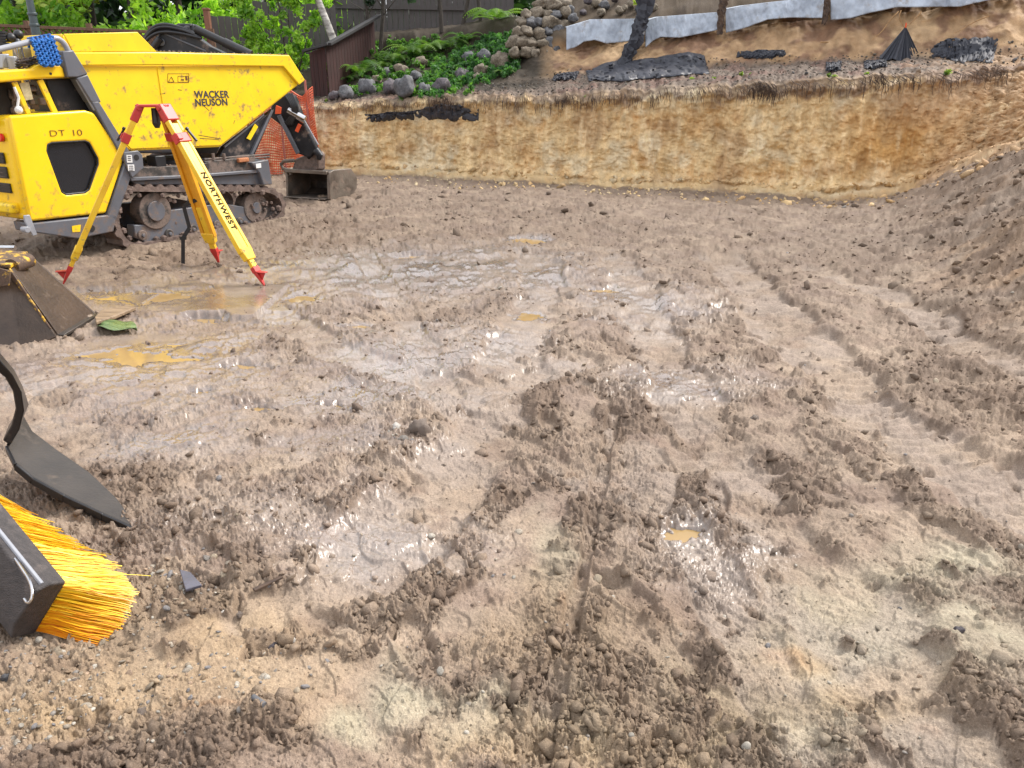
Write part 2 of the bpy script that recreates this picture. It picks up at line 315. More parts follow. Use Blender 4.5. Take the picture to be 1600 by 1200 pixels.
# clay of the cut
c1 = fbm3(xf * 1.1, yf * 1.1, zf * 1.6, 4, 150); c2 = fbm3(xf * 2.0, yf * 2.0, zf * 2.4, 5, 155); c3 = n3(xf * 9, yf * 9, zf * 4, 160)
clay = np.empty_like(base); clay[:] = C_(.56, .41, .22)
clay = mix(clay, C_(.52, .42, .27), sst(.02, .5, c1)); clay = mix(clay, C_(.40, .215, .075), sst(.05, .5, c2) * .5)
clay = mix(clay, C_(.36, .235, .13), sst(.1, .5, -c1) * .6); clay = mix(clay, C_(.58, .53, .40), sst(.22, .5, n3(xf * 2.2, yf * 2.2, zf * 2.4, 163)) * .45)
um = np.degrees(PH)
clay = mix(clay, C_(.33, .205, .115), sst(22, 30, um + 6 * c1) * .8)
clay = mix(clay, C_(.42, .22, .06), np.exp(-((um - 26.5) / 2.5) ** 2) * sst(.1, -.4, np.abs(WW - .4) - .3) * .0 + np.exp(-((um - 25) / 3.2) ** 2) * np.exp(-((WW - .38) / .28) ** 2) * .8)
strk = n3(xf * 6.5, yf * 6.5, zf * .7, 165) + .5 * n3(xf * 15, yf * 15, zf * 1.5, 166)
clay = mix(clay, C_(.60, .48, .30), sst(.05, .5, strk) * .5 * sst(.3, -.3, c1)); clay *= (1 + .22 * strk)[..., None]
clay *= (1 + .22 * c3 + .2 * n3(xf * 24, yf * 24, zf * 12, 161))[..., None]
top = np.empty_like(base); top[:] = C_(.15, .105, .085); top *= (1 + .5 * c3)[..., None]
clay *= 1.18
clay = mix(clay, top, sst(.84, .96, WW + .16 * c2 + .05 * c3) * (.62 * sst(-18, -8, um) + .12))
gravel = np.empty_like(base); gravel[:] = C_(.14, .108, .085); gravel = mix(gravel, C_(.14, .09, .07), sst(0, .4, q2)); gravel *= (1 + .6 * n2(xf * 22, yf * 22, 170) + .25 * q4)[..., None]
gravel = mix(gravel, C_(.32, .205, .115), sst(25, 31, um + 4 * q2) * .8)
garden = np.empty_like(base); garden[:] = C_(.045, .036, .026)
upper = np.empty_like(base); upper[:] = C_(.36, .235, .13); upper = mix(upper, C_(.22, .13, .08), sst(-.1, .35, c2)); upper = mix(upper, C_(.48, .33, .19), sst(.1, .5, c1)); upper *= (1 + .4 * c3)[..., None]
g_l = 1 - sst(1.5, 3.5, um)
gravel = mix(gravel, garden, g_l * sst(.2, .6, np.concatenate([np.zeros((N0 + N1 + N2, nc)), np.linspace(0, 1, N3)[:, None] * np.ones(nc), np.ones((nr - N0 - N1 - N2 - N3, nc))])))
upper = mix(upper, garden, g_l)
ri = np.arange(nr); far = sst(N0 + N1 + N2 + N3 + N4, N0 + N1 + N2 + N3 + N4 + 4, ri.astype(float))[:, None] * np.ones(nc)
foot = sst(.955, .995, (RW / rb[None]) + .012 * q2 + .006 * q3) * WF * sst(-60, -30, um)
col = mix(base, clay * .9, foot); col = mix(col, clay, np.clip(WC * 1.6 + foot * .0, 0, 1)); col = mix(col, gravel, WL); col = mix(col, upper, WU)
col = mix(col, garden * 1.3, far * .9)
col = np.clip(col, .01, .8)
wetA = WET * WF
# ---- mesh ----
def np_mesh(name, verts, faces, nper):
    me = bpy.data.meshes.new(name)
    me.vertices.add(len(verts)); me.vertices.foreach_set('co', np.ascontiguousarray(verts, np.float32).ravel())
    me.loops.add(faces.size); me.loops.foreach_set('vertex_index', np.ascontiguousarray(faces, np.int32).ravel())
    n = len(faces); me.polygons.add(n); me.polygons.foreach_set('loop_start', (np.arange(n) * nper).astype(np.int32))
    try: me.polygons.foreach_set('loop_total', np.full(n, nper, np.int32))
    except Exception: pass
    me.polygons.foreach_set('use_smooth', np.ones(n, bool))
    me.update(calc_edges=True); return me
idx = np.arange(nr * nc, dtype=np.int32).reshape(nr, nc)
F = np.stack([idx[:-1, :-1], idx[:-1, 1:], idx[1:, 1:], idx[1:, :-1]], -1).reshape(-1, 4)
F = F[:, ::-1]
gm = np_mesh('ground', np.stack([X, Y, Z], -1).reshape(-1, 3), F, 4)
ca = gm.attributes.new('soil', 'FLOAT_COLOR', 'POINT'); ca.data.foreach_set('color', np.concatenate([col, np.ones(col.shape[:2] + (1,), np.float32)], -1).astype(np.float32).ravel())
wa = gm.attributes.new('wet', 'FLOAT', 'POINT'); wa.data.foreach_set('value', wetA.astype(np.float32).ravel())
ground = bpy.data.objects.new('ground', gm); COL.objects.link(ground); ground['kind'] = 'structure'
# height lookup on the finished ground
RR = np.hypot(X, Y)
def gz(x, y):
    c = int(np.clip(np.searchsorted(phis, math.atan2(x, y)), 0, nc - 1)); r_ = math.hypot(x, y)
    k = int(np.searchsorted(np.maximum.accumulate(RR[:, c]), r_)); return float(Z[min(k, nr - 1), c])
def hit(u, v, tmin=1.2):
    d = ray(u, v); t = tmin
    while t < 45:
        p = Vector((0, 0, CAM_H)) + d * t
        if gz(p.x, p.y) >= p.z: return p
        t += .015 + t * .002
    return Vector((0, 0, CAM_H)) + d * 30

# ------------------------------------------------------------ materials
def mat(name):
    m = bpy.data.materials.new(name); m.use_nodes = True; t = m.node_tree
    return m, t, t.nodes['Principled BSDF']
def N(t, k, **kw):
    n = t.nodes.new(k)
    for a, b in kw.items(): setattr(n, a, b)
    return n
def noise(t, scale, detail=4, rough=.55, vec=None, coord='Object'):
    n = N(t, 'ShaderNodeTexNoise'); n.inputs['Scale'].default_value = scale; n.inputs['Detail'].default_value = detail; n.inputs['Roughness'].default_value = rough
    if vec is None:
        c = N(t, 'ShaderNodeTexCoord'); vec = c.outputs[coord]
    t.links.new(vec, n.inputs['Vector']); return n
def ramp(t, inp, stops):
    r = N(t, 'ShaderNodeValToRGB'); e = r.color_ramp.elements
    while len(e) < len(stops): e.new(.5)
    for q, (p, c) in zip(e, stops): q.position = p; q.color = (*c, 1) if len(c) == 3 else c
    t.links.new(inp, r.inputs[0]); return r
def bump(t, b, inp, strength, dist):
    n = N(t, 'ShaderNodeBump'); n.inputs['Strength'].default_value = strength; n.inputs['Distance'].default_value = dist
    t.links.new(inp, n.inputs['Height']); t.links.new(n.outputs[0], b.inputs['Normal']); return n
def simple(name, c, rough=.5, metal=0, c2=None, scale=8, bmp=0, bscale=40, mud=None, mudlo=.55, mudhi=.62, mscale=5, stretch=None, spec=.5, zdirt=None):
    """a base colour varied by noise, with optional caked mud in patches"""
    m, t, b = mat(name)
    b.inputs['Metallic'].default_value = metal; b.inputs['Specular IOR Level'].default_value = spec
    tc = N(t, 'ShaderNodeTexCoord'); vec = tc.outputs['Object']
    if stretch:
        mp = N(t, 'ShaderNodeMapping'); mp.inputs['Scale'].default_value = stretch; t.links.new(vec, mp.inputs[0]); v2 = mp.outputs[0]
    else: v2 = vec
    n1 = noise(t, scale, 5, .6, v2)
    c2 = c2 or tuple(x * .72 for x in c)
    r1 = ramp(t, n1.outputs[0], [(.35, c2), (.62, c)])
    out = r1.outputs[0]; rr = None
    if mud:
        n2_ = noise(t, mscale, 8, .68, vec); src = n2_.outputs[0]
        if zdirt:      # mud thrown up from the ground reaches only so high
            sx_ = N(t, 'ShaderNodeSeparateXYZ'); t.links.new(vec, sx_.inputs[0]); mz = N(t, 'ShaderNodeMapRange'); mz.inputs[1].default_value = zdirt[0]; mz.inputs[2].default_value = zdirt[1]; mz.inputs[3].default_value = zdirt[2]; mz.inputs[4].default_value = 0
            t.links.new(sx_.outputs[2], mz.inputs[0]); ad_ = N(t, 'ShaderNodeMath', operation='ADD'); t.links.new(src, ad_.inputs[0]); t.links.new(mz.outputs[0], ad_.inputs[1]); src = ad_.outputs[0]
        f = ramp(t, src, [(mudlo, (0, 0, 0)), (mudhi, (1, 1, 1))])
        n3_ = noise(t, 60, 3, .6, vec); mc = ramp(t, n3_.outputs[0], [(.3, tuple(x * .6 for x in mud)), (.7, mud)])
        mx = N(t, 'ShaderNodeMix', data_type='RGBA'); t.links.new(f.outputs[0], mx.inputs[0]); t.links.new(out, mx.inputs[6]); t.links.new(mc.outputs[0], mx.inputs[7]); out = mx.outputs[2]
        mr = N(t, 'ShaderNodeMapRange'); mr.inputs[3].default_value = rough; mr.inputs[4].default_value = .75; t.links.new(f.outputs[0], mr.inputs[0]); t.links.new(mr.outputs[0], b.inputs['Roughness'])
        if metal:
            mm = N(t, 'ShaderNodeMapRange'); mm.inputs[3].default_value = metal; mm.inputs[4].default_value = 0; t.links.new(f.outputs[0], mm.inputs[0]); t.links.new(mm.outputs[0], b.inputs['Metallic'])
    else: b.inputs['Roughness'].default_value = rough
    t.links.new(out, b.inputs['Base Color'])
    if bmp: bump(t, b, noise(t, bscale, 4, .6, v2).outputs[0], bmp, .01)
    return m
def soil_material():
    m, t, b = mat('soil')
    a = N(t, 'ShaderNodeAttribute', attribute_name='soil'); wv = N(t, 'ShaderNodeAttribute', attribute_name='wet')
    n1 = noise(t, 90, 5, .7); n2_ = noise(t, 320, 2, .6)
    r1 = ramp(t, n1.outputs[0], [(.32, (.78, .77, .76)), (.68, (1.2, 1.2, 1.2))])
    r2 = ramp(t, n2_.outputs[0], [(.35, (.82, .80, .78)), (.62, (1.12, 1.12, 1.12)), (.72, (1.7, 1.7, 1.65))])
    mx = N(t, 'ShaderNodeMix', data_type='RGBA', blend_type='MULTIPLY'); mx.inputs[0].default_value = 1
    mx2 = N(t, 'ShaderNodeMix', data_type='RGBA', blend_type='MULTIPLY'); mx2.inputs[0].default_value = .8
    t.links.new(a.outputs['Color'], mx.inputs[6]); t.links.new(r1.outputs[0], mx.inputs[7]); t.links.new(mx.outputs[2], mx2.inputs[6]); t.links.new(r2.outputs[0], mx2.inputs[7])
    t.links.new(mx2.outputs[2], b.inputs['Base Color'])
    sp_ = N(t, 'ShaderNodeMath', operation='MULTIPLY_ADD'); sp_.inputs[1].default_value = .6; sp_.inputs[2].default_value = .22; t.links.new(wv.outputs['Fac'], sp_.inputs[0]); t.links.new(sp_.outputs[0], b.inputs['Specular IOR Level'])
    cw_ = N(t, 'ShaderNodeMath', operation='MULTIPLY', use_clamp=True); cw_.inputs[1].default_value = 1.5; t.links.new(wv.outputs['Fac'], cw_.inputs[0]); t.links.new(cw_.outputs[0], b.inputs['Coat Weight']); b.inputs['Coat Roughness'].default_value = .16; b.inputs['Coat IOR'].default_value = 1.4
    n4 = noise(t, 14, 4, .6)
    ad = N(t, 'ShaderNodeMath', operation='MULTIPLY_ADD'); ad.inputs[1].default_value = -.56; ad.inputs[2].default_value = .70
    t.links.new(wv.outputs['Fac'], ad.inputs[0])
    a2 = N(t, 'ShaderNodeMath', operation='MULTIPLY_ADD'); a2.inputs[1].default_value = -.3; t.links.new(n4.outputs[0], a2.inputs[0])
    a3 = N(t, 'ShaderNodeMath', operation='ADD'); a3.inputs[1].default_value = .20
    t.links.new(ad.outputs[0], a2.inputs[2]); t.links.new(a2.outputs[0], a3.inputs[0]); t.links.new(a3.outputs[0], b.inputs['Roughness'])
    
    n3_ = noise(t, 110, 6, .7); bp = bump(t, b, n3_.outputs[0], .45, .009)
    bs = N(t, 'ShaderNodeMath', operation='MULTIPLY_ADD'); bs.inputs[1].default_value = -.5; bs.inputs[2].default_value = .6; t.links.new(wv.outputs['Fac'], bs.inputs[0]); t.links.new(bs.outputs[0], bp.inputs['Strength'])
    return m
M = {}
M['soil'] = soil_material(); gm.materials.append(M['soil'])
MUD = (.19, .14, .115)
M['yellow'] = simple('yellow_paint', (.86, .60, .012), .38, 0, (.80, .52, .012), 2.2, 0, 30, (.34, .22, .07), .575, .70, 11, zdirt=(.75, 1.7, .07))
M['yellow_clean'] = simple('yellow_hood_paint', (.90, .60, .012), .26, 0, (.86, .53, .012), 1.5, 0, 30, (.36, .24, .07), .60, .78, 12, zdirt=(.25, 1.0, .12))
M['grey'] = simple('grey_paint', (.115, .12, .14), .42, 0, (.09, .095, .11), 3, .1, 60, MUD, .58, .70, 9, zdirt=(.2, .9, .10))
M['dark'] = simple('dark_steel', (.028, .029, .034), .42, .3, (.015, .016, .019), 5, .1, 60, MUD, .56, .68, 5)
M['black'] = simple('black_rubber', (.018, .018, .02), .45, 0, (.01, .01, .012), 8)
M['mudsteel'] = simple('muddy_steel', (.07, .065, .062), .55, .2, (.04, .036, .033), 6, .4, 30, MUD, .42, .52, 6)
M['mudcake'] = simple('caked_mud', (.17, .12, .10), .6, 0, (.08, .055, .045), 14, 1.0, 26)
M['chrome'] = simple('bare_steel', (.6, .6, .62), .22, 1.0, (.45, .45, .46), 10)
M['rail'] = simple('grey_rail_paint', (.30, .31, .34), .30, 0, (.24, .25, .28), 6)
M['blue'] = simple('blue_rope', (.01, .16, .52), .55, 0, (.006, .08, .32), 40, .8, 120)
M['red'] = simple('red_paint', (.52, .035, .03), .38, 0, (.40, .03, .025), 12, 0, 30, (.30, .14, .10), .66, .74, 22)
M['legyellow'] = simple('tripod_leg_paint', (.80, .52, .03), .35, 0, (.72, .42, .02), 6, 0, 30, (.32, .22, .09), .60, .72, 24, zdirt=(.0, .5, .10))
M['legshaded'] = simple('tripod_leg_shaded', (.74, .36, .02), .4, 0, (.62, .28, .015), 6)  # leg yellow turned to orange: shade of the inner side put into the colour
M['white'] = simple('sticker_white', (.75, .75, .74), .5)
M['txtdark'] = simple('lettering_dark', (.045, .045, .06), .5)
M['txtbrown'] = simple('lettering_brown', (.14, .05, .02), .5)
M['txtblack'] = simple('lettering_black', (.015, .015, .012), .9, spec=.1)
M['orange'] = simple('safety_orange', (.80, .10, .02), .6, 0, (.62, .08, .02), 9)
M['redlens'] = simple('red_reflector', (.65, .02, .02), .15)
M['netting'] = simple('orange_netting', (.72, .13, .05), .6, 0, (.5, .09, .04), 4)
M['fencegrey'] = simple('weathered_boards', (.11, .10, .098), .8, 0, (.10, .085, .08), 3, .4, 20, stretch=(9, 9, .8))
M['fencebrown'] = simple('stained_boards', (.16, .085, .05), .75, 0, (.09, .05, .03), 4, .4, 20, stretch=(6, 6, .8))
M['shed'] = simple('dark_red_boards', (.050, .014, .012), .8, 0, (.02, .007, .006), 4, .3, 20, stretch=(9, 9, .7))
M['bark'] = simple('dark_bark', (.07, .055, .045), .85, 0, (.03, .025, .02), 14, .8, 30, stretch=(3, 3, .7))
M['birch'] = simple('pale_bark', (.48, .46, .42), .7, 0, (.10, .09, .08), 5, .5, 30, stretch=(1, 1, 3))
M['pole'] = simple('grey_green_pole', (.06, .08, .085), .35, 0, (.045, .06, .065), 5)
M['rock'] = simple('grey_rock', (.13, .13, .138), .75, 0, (.055, .055, .058), 5, .8, 14)
M['rock2'] = simple('brown_rock', (.225, .185, .135), .8, 0, (.09, .07, .05), 6, .8, 14)
M['rock3'] = simple('purple_grey_rock', (.12, .10, .11), .75, 0, (.05, .045, .05), 5, .8, 14)
M['stone'] = simple('muddy_stone', (.27, .22, .18), .7, 0, (.16, .125, .10), 9, .8, 26, MUD, .45, .6, 9)
M['palestone'] = simple('pale_stone', (.5, .47, .43), .6, 0, (.3, .27, .24), 9, .5, 26)
M['fabric'] = simple('grey_geotextile', (.40, .445, .51), .75, 0, (.25, .28, .33), 3.5, 1.0, 12, (.30, .24, .18), .58, .75, 4)
M['sheet'] = simple('black_sheeting', (.04, .042, .055), .5, 0, (.025, .026, .034), 9, .6, 16)
M['sheetclean'] = simple('black_plastic', (.035, .038, .050), .66, 0, (.028, .03, .04), 9, .7, 16)
M['root'] = simple('pale_root', (.42, .25, .11), .7, 0, (.25, .14, .06), 20)
M['darkroot'] = simple('dark_root', (.09, .055, .035), .8, 0, (.04, .026, .02), 20)
M['woodscrap'] = simple('wet_board', (.30, .21, .13), .5, 0, (.15, .10, .06), 6, .5, 30, stretch=(1, 8, 8))
M['broomwood'] = simple('dirty_dark_wood', (.062, .052, .05), .6, 0, (.035, .03, .03), 7, .6, 30, (.13, .105, .095), .56, .68, 9, stretch=(2, 9, 9))
M['blade'] = simple('dirty_blade_steel', (.055, .045, .037), .36, .25, (.035, .029, .024), 5, .15, 60, (.12, .092, .072), .56, .72, 8)
M['bladedark'] = simple('black_and_shaded_steel', (.025, .023, .024), .35, .3, (.012, .012, .013), 5, .3, 22, (.12, .09, .075), .60, .70, 9)
M['bucketbrown'] = simple('mud_stained_steel', (.070, .044, .028), .4, .15, (.038, .024, .016), 3.5, .4, 30, (.15, .10, .065), .60, .74, 9)
M['wornyellow'] = simple('worn_yellow_paint', (.72, .42, .02), .45, 0, (.45, .26, .02), 9, .4, 30, (.10, .06, .04), .40, .50, 16)
M['bucketsteel'] = simple('scraped_steel', (.20, .17, .14), .42, .35, (.10, .08, .065), 4, .4, 25, (.22, .16, .12), .5, .62, 6)
M['bucketin'] = simple('scoured_steel_inside', (.12, .10, .085), .5, .3, (.03, .025, .022), 4, .4, 25, (.14, .10, .08), .56, .66, 5)
M['concrete'] = M['rock']
def puddle_material():
    m, t, b = mat('murky_water'); n = noise(t, 3, 2); r = ramp(t, n.outputs[0], [(.3, (.27, .18, .075)), (.7, (.33, .22, .10))])
    t.links.new(r.outputs[0], b.inputs['Base Color']); b.inputs['Roughness'].default_value = .03; b.inputs['IOR'].default_value = 1.33
    bump(t, b, noise(t, 18, 2).outputs[0], .05, .01); return m
M['water'] = puddle_material()
def leaf_material(name, c1, c2, tr=.5):
    m = bpy.data.materials.new(name); m.use_nodes = True; t = m.node_tree; b = t.nodes['Principled BSDF']; o = t.nodes['Material Output']
    a = N(t, 'ShaderNodeAttribute', attribute_name='var'); r = ramp(t, a.outputs['Fac'], [(0, c1), (1, c2)])
    t.links.new(r.outputs[0], b.inputs['Base Color']); b.inputs['Roughness'].default_value = .45
    tl = N(t, 'ShaderNodeBsdfTranslucent'); hs = N(t, 'ShaderNodeMix', data_type='RGBA', blend_type='MULTIPLY'); hs.inputs[0].default_value = 1; hs.inputs[7].default_value = (1.3, 1.5, .5, 1)
    t.links.new(r.outputs[0], hs.inputs[6]); t.links.new(hs.outputs[2], tl.inputs[0])
    mx = N(t, 'ShaderNodeMixShader'); mx.inputs[0].default_value = tr; t.links.new(b.outputs[0], mx.inputs[1]); t.links.new(tl.outputs[0], mx.inputs[2]); t.links.new(mx.outputs[0], o.inputs[0])
    return m
M['leafbright'] = leaf_material('bright_leaves', (.12, .27, .03), (.42, .62, .09))
M['leafyellow'] = leaf_material('yellow_green_leaves', (.24, .34, .05), (.62, .68, .16))
M['leafmid'] = leaf_material('green_leaves', (.04, .12, .03), (.18, .34, .08))
M['leafdark'] = leaf_material('dark_leaves', (.012, .035, .012), (.05, .11, .035), .2)
M['cover'] = leaf_material('ground_cover_leaves', (.03, .10, .03), (.12, .27, .09))
M['fern'] = leaf_material('fern_fronds', (.05, .12, .03), (.20, .32, .07))
M['grassleaf'] = leaf_material('grass_tuft', (.10, .16, .03), (.30, .38, .10))

# ------------------------------------------------------------ object helpers
def tag(o, label=None, cat=None, group=None, kind=None):
    if label: o['label'] = label
    if cat: o['category'] = cat
    if group: o['group'] = group
    if kind: o['kind'] = kind
    return o
def empty(name, loc=(0, 0, 0), rz=0):
    o = bpy.data.objects.new(name, None); COL.objects.link(o); o.location = loc; o.rotation_euler = (0, 0, rz); o.empty_display_size = .2; return o
class MB:
    def __init__(s): s.v = []; s.f = []
    def add(s, vs, fs):
        k = len(s.v); s.v += [tuple(x) for x in vs]; s.f += [tuple(i + k for i in f) for f in fs]; return s
    def box(s, c, size, rot=None):
        c = Vector(c); h = Vector(size) / 2; r = rot or Matrix.Identity(3)
        vs = [c + r @ Vector((x * h.x, y * h.y, z * h.z)) for x in (-1, 1) for y in (-1, 1) for z in (-1, 1)]
        return s.add(vs, [(0, 1, 3, 2), (4, 6, 7, 5), (0, 4, 5, 1), (2, 3, 7, 6), (0, 2, 6, 4), (1, 5, 7, 3)])
    def bar(s, a, b, wd, th, up=(0, 0, 1), w2=None, t2=None):
        a, b = Vector(a), Vector(b); d = (b - a).normalized(); u = Vector(up); sd_ = d.cross(u).normalized(); u = sd_.cross(d)
        w2 = w2 or wd; t2 = t2 or th; vs = []
        for p, W_, T_ in ((a, wd, th), (b, w2, t2)):
            for i, j in ((-1, -1), (1, -1), (1, 1), (-1, 1)): vs.append(p + sd_ * W_ / 2 * i + u * T_ / 2 * j)
        return s.add(vs, [(0, 3, 2, 1), (4, 5, 6, 7), (0, 1, 5, 4), (1, 2, 6, 5), (2, 3, 7, 6), (3, 0, 4, 7)])
    def tube(s, pts, r, n=10, cap=True):
        pts = [Vector(p) for p in pts]; m = len(pts); rs = r if isinstance(r, (list, tuple)) else [r] * m
        d0 = (pts[1] - pts[0]).normalized(); u = d0.orthogonal().normalized(); vs = []
        for i, p in enumerate(pts):
            d = (pts[min(i + 1, m - 1)] - pts[max(i - 1, 0)]).normalized(); u = (u - d * u.dot(d)).normalized(); w_ = d.cross(u)
            for k in range(n): a = 2 * math.pi * k / n; vs.append(p + (u * math.cos(a) + w_ * math.sin(a)) * rs[i])
        fs = [(i * n + k, i * n + (k + 1) % n, (i + 1) * n + (k + 1) % n, (i + 1) * n + k) for i in range(m - 1) for k in range(n)]
        if cap: fs += [tuple(range(n))[::-1], tuple((m - 1) * n + k for k in range(n))]
        return s.add(vs, fs)
    def prism(s, prof, y0, y1, fn=None):
        """closed profile [(x,z)] extruded from y0 to y1"""
        n = len(prof); fn = fn or (lambda x, y, z: (x, y, z))
        vs = [fn(x, y0, z) for x, z in prof] + [fn(x, y1, z) for x, z in prof]
        return s.add(vs, [tuple(range(n)), tuple(range(2 * n - 1, n - 1, -1))] + [(i, i + n, (i + 1) % n + n, (i + 1) % n) for i in range(n)])
    def ball(s, c, r, n=10):
        c = Vector(c); vs = [c + Vector((0, 0, r))]; 
        for i in range(1, n // 2):
            a = math.pi * i / (n // 2)
            for k in range(n): b = 2 * math.pi * k / n; vs.append(c + Vector((math.sin(a) * math.cos(b), math.sin(a) * math.sin(b), math.cos(a))) * r)
        vs.append(c - Vector((0, 0, r))); L = n // 2 - 1; fs = [(0, 1 + k, 1 + (k + 1) % n) for k in range(n)]
        fs += [(1 + i * n + k, 1 + (i + 1) * n + k, 1 + (i + 1) * n + (k + 1) % n, 1 + i * n + (k + 1) % n) for i in range(L - 1) for k in range(n)]
        fs += [(len(vs) - 1, 1 + (L - 1) * n + (k + 1) % n, 1 + (L - 1) * n + k) for k in range(n)]
        return s.add(vs, fs)
    def build(s, name, m, parent=None, bevel=0, seg=2, smooth=False, sub=0):
        me = bpy.data.meshes.new(name); me.from_pydata(s.v, [], s.f); me.materials.append(m)
        bm = bmesh.new(); bm.from_mesh(me); bmesh.ops.recalc_face_normals(bm, faces=bm.faces); bm.to_mesh(me); bm.free()
        o = bpy.data.objects.new(name, me); COL.objects.link(o)
        if parent: o.parent = parent
        if bevel:
            md = o.modifiers.new('bevel', 'BEVEL'); md.width = bevel; md.segments = seg; md.limit_method = 'ANGLE'; md.angle_limit = R(35)
            try: md.harden_normals = False
            except Exception: pass
        if sub: md = o.modifiers.new('sub', 'SUBSURF'); md.levels = sub; md.render_levels = sub
        if smooth or bevel:
            me.polygons.foreach_set('use_smooth', [True] * len(me.polygons))
            if not sub: me.set_sharp_from_angle(angle=R(40))
        return o
def copy_tree(o, parent=None):
    c = o.copy(); COL.objects.link(c); c.parent = parent
    for ch in list(o.children): copy_tree(ch, c)
    return c
def text_obj(name, txt, size, m, parent, loc, rot, bold=0, sx=1.0, space=1.0, depth=.0015, align='LEFT', lines=1.0):
    cu = bpy.data.curves.new(name, 'FONT'); cu.body = txt; cu.size = size; cu.offset = bold; cu.extrude = depth; cu.space_character = space; cu.align_x = align; cu.space_line = lines
    tmp = bpy.data.objects.new(name, cu); COL.objects.link(tmp)
    dg = bpy.context.evaluated_depsgraph_get(); me = bpy.data.meshes.new_from_object(tmp.evaluated_get(dg)); bpy.data.objects.remove(tmp)
    me.name = name; me.materials.clear(); me.materials.append(m)
    o = bpy.data.objects.new(name, me); COL.objects.link(o); o.parent = parent; o.location = loc; o.rotation_euler = rot; o.scale = (sx, 1, 1)
    return o
def put(o, p): o.location = p; return o

# ------------------------------------------------------------ puddles, loose clods
for (u, v, a, b), wl in zip(PUD, PWL):
    c = at_z(u, v); me = MB(); n = 48
    me.add([(0, 0, 0)] + [(a * 1.9 * math.cos(2 * math.pi * k / n), b * 1.9 * math.sin(2 * math.pi * k / n), 0) for k in range(n)], [(0, 1 + k, 1 + (k + 1) % n) for k in range(n)])
    o = me.build('puddle', M['water']); o.location = (c.x, c.y, wl); o['kind'] = 'structure'

# ------------------------------------------------------------ crumbs of mud and pebbles lying loose (nobody could count them)
def ico(sub, seed, jit=.28):
    bm = bmesh.new(); bmesh.ops.create_icosphere(bm, subdivisions=sub, radius=1)
    v = np.array([x.co[:] for x in bm.verts], np.float32); f = np.array([[q.index for q in p.verts] for p in bm.faces], np.int32); bm.free()
    k = v * 1.3 + seed * 7.3
    v = v * (1 + jit * n3(k[:, 0], k[:, 1], k[:, 2], seed) * 1.6 + jit * .6 * n3(k[:, 0] * 2.5, k[:, 1] * 2.5, k[:, 2] * 2.5, seed + 3))[:, None]
    return v, f
def scatter(name, n, sub, weight, size, colfn, mt, jit, sink=.25, vrange=(N0 + 20, N0 + N1 - 3), flat=.8):
    r = np.random.default_rng(len(name) + n)
    ii = r.integers(vrange[0], vrange[1], n * 6); jj = r.integers(100, nc - 100, n * 6)
    wt = weight(ii, jj); keep = r.random(n * 6) < wt; ii = ii[keep][:n]; jj = jj[keep][:n]; n = len(ii)
    px, py, pz = X[ii, jj], Y[ii, jj], Z[ii, jj]; s = size(r, n, np.hypot(px, py)).astype(np.float32)
    px = px + r.normal(size=n) * s * .6; py = py + r.normal(size=n) * s * .6
    V, Fs, Cs = [], [], []; base_ = [ico(sub, k + 1, jit) for k in range(8)]; off = 0; cc = colfn(r, ii, jj, n)
    for k in range(8):
        v, f_ = base_[k]; sel = np.arange(k, n, 8); m = len(sel)
        if not m: continue
        a = r.random(m) * 6.283; ca_, sa = np.cos(a), np.sin(a); sc = s[sel][:, None] * r.uniform(.7, 1.35, (m, 3))
        sc[:, 2] *= flat
        tl = r.normal(size=(m, 2)) * .35
        P = v[None] * sc[:, None, :]
        xx = P[..., 0] * ca_[:, None] - P[..., 1] * sa[:, None]; yy = P[..., 0] * sa[:, None] + P[..., 1] * ca_[:, None]
        zz = P[..., 2] + tl[:, :1] * xx + tl[:, 1:] * yy
        V.append(np.stack([xx + px[sel][:, None], yy + py[sel][:, None], zz + pz[sel][:, None] + (s[sel] * sink)[:, None]], -1).reshape(-1, 3))
        Fs.append((f_[None] + (np.arange(m) * len(v))[:, None, None]).reshape(-1, 3) + off); off += m * len(v)
        Cs.append(np.repeat(cc[sel], len(v), 0))
    me = np_mesh(name, np.concatenate(V), np.concatenate(Fs), 3)
    c_ = np.concatenate(Cs); c_ = np.concatenate([np.clip(c_, .01, .85), np.ones((len(c_), 1))], 1)
    a_ = me.attributes.new('soil', 'FLOAT_COLOR', 'POINT'); a_.data.foreach_set('color', c_.astype(np.float32).ravel())
    me.materials.append(mt); o = bpy.data.objects.new(name, me); COL.objects.link(o); o['kind'] = 'stuff'; return o
NOBJ = globals().get('LITE', 0)
scatter('mud_crumbs', 20000, 1, lambda i, j: .02 + .98 * CK[i, j] ** 1.5 * (1 - .6 * RUT[i, j]), lambda r, n, d: np.clip(r.lognormal(-5.75, .75, n), .0015, .022) * (.75 + np.minimum(d, 12) * .17),
        lambda r, i, j, n: col[i, j] * r.uniform(.72, 1.12, (n, 1)), M['soil'], .55, -.1)
scatter('mud_crumbs', 5000, 1, lambda i, j: .5 * (1 - .8 * WET[i, j]) * (1 - .5 * SMO[i, j]), lambda r, n, d: np.clip(r.lognormal(-6.2, .5, n), .0012, .010) * (.8 + np.minimum(d, 12) * .08),
        lambda r, i, j, n: col[i, j] * r.uniform(.5, 1.0, (n, 1)), M['soil'], .4, .2)
PEBZ = blobs(X[:N0 + N1].astype(np.float32), Y[:N0 + N1].astype(np.float32), [(120, 1100, .55, .3), (250, 930, .3, .25), (1400, 345, .35, .5), (1300, 320, 1.0, .25), (620, 690, .12, .06), (1480, 325, .5, .5)])
PCOL = np.array([(.30, .26, .21), (.22, .20, .18), (.28, .23, .17), (.38, .35, .30), (.20, .19, .19), (.33, .24, .17)], np.float32)
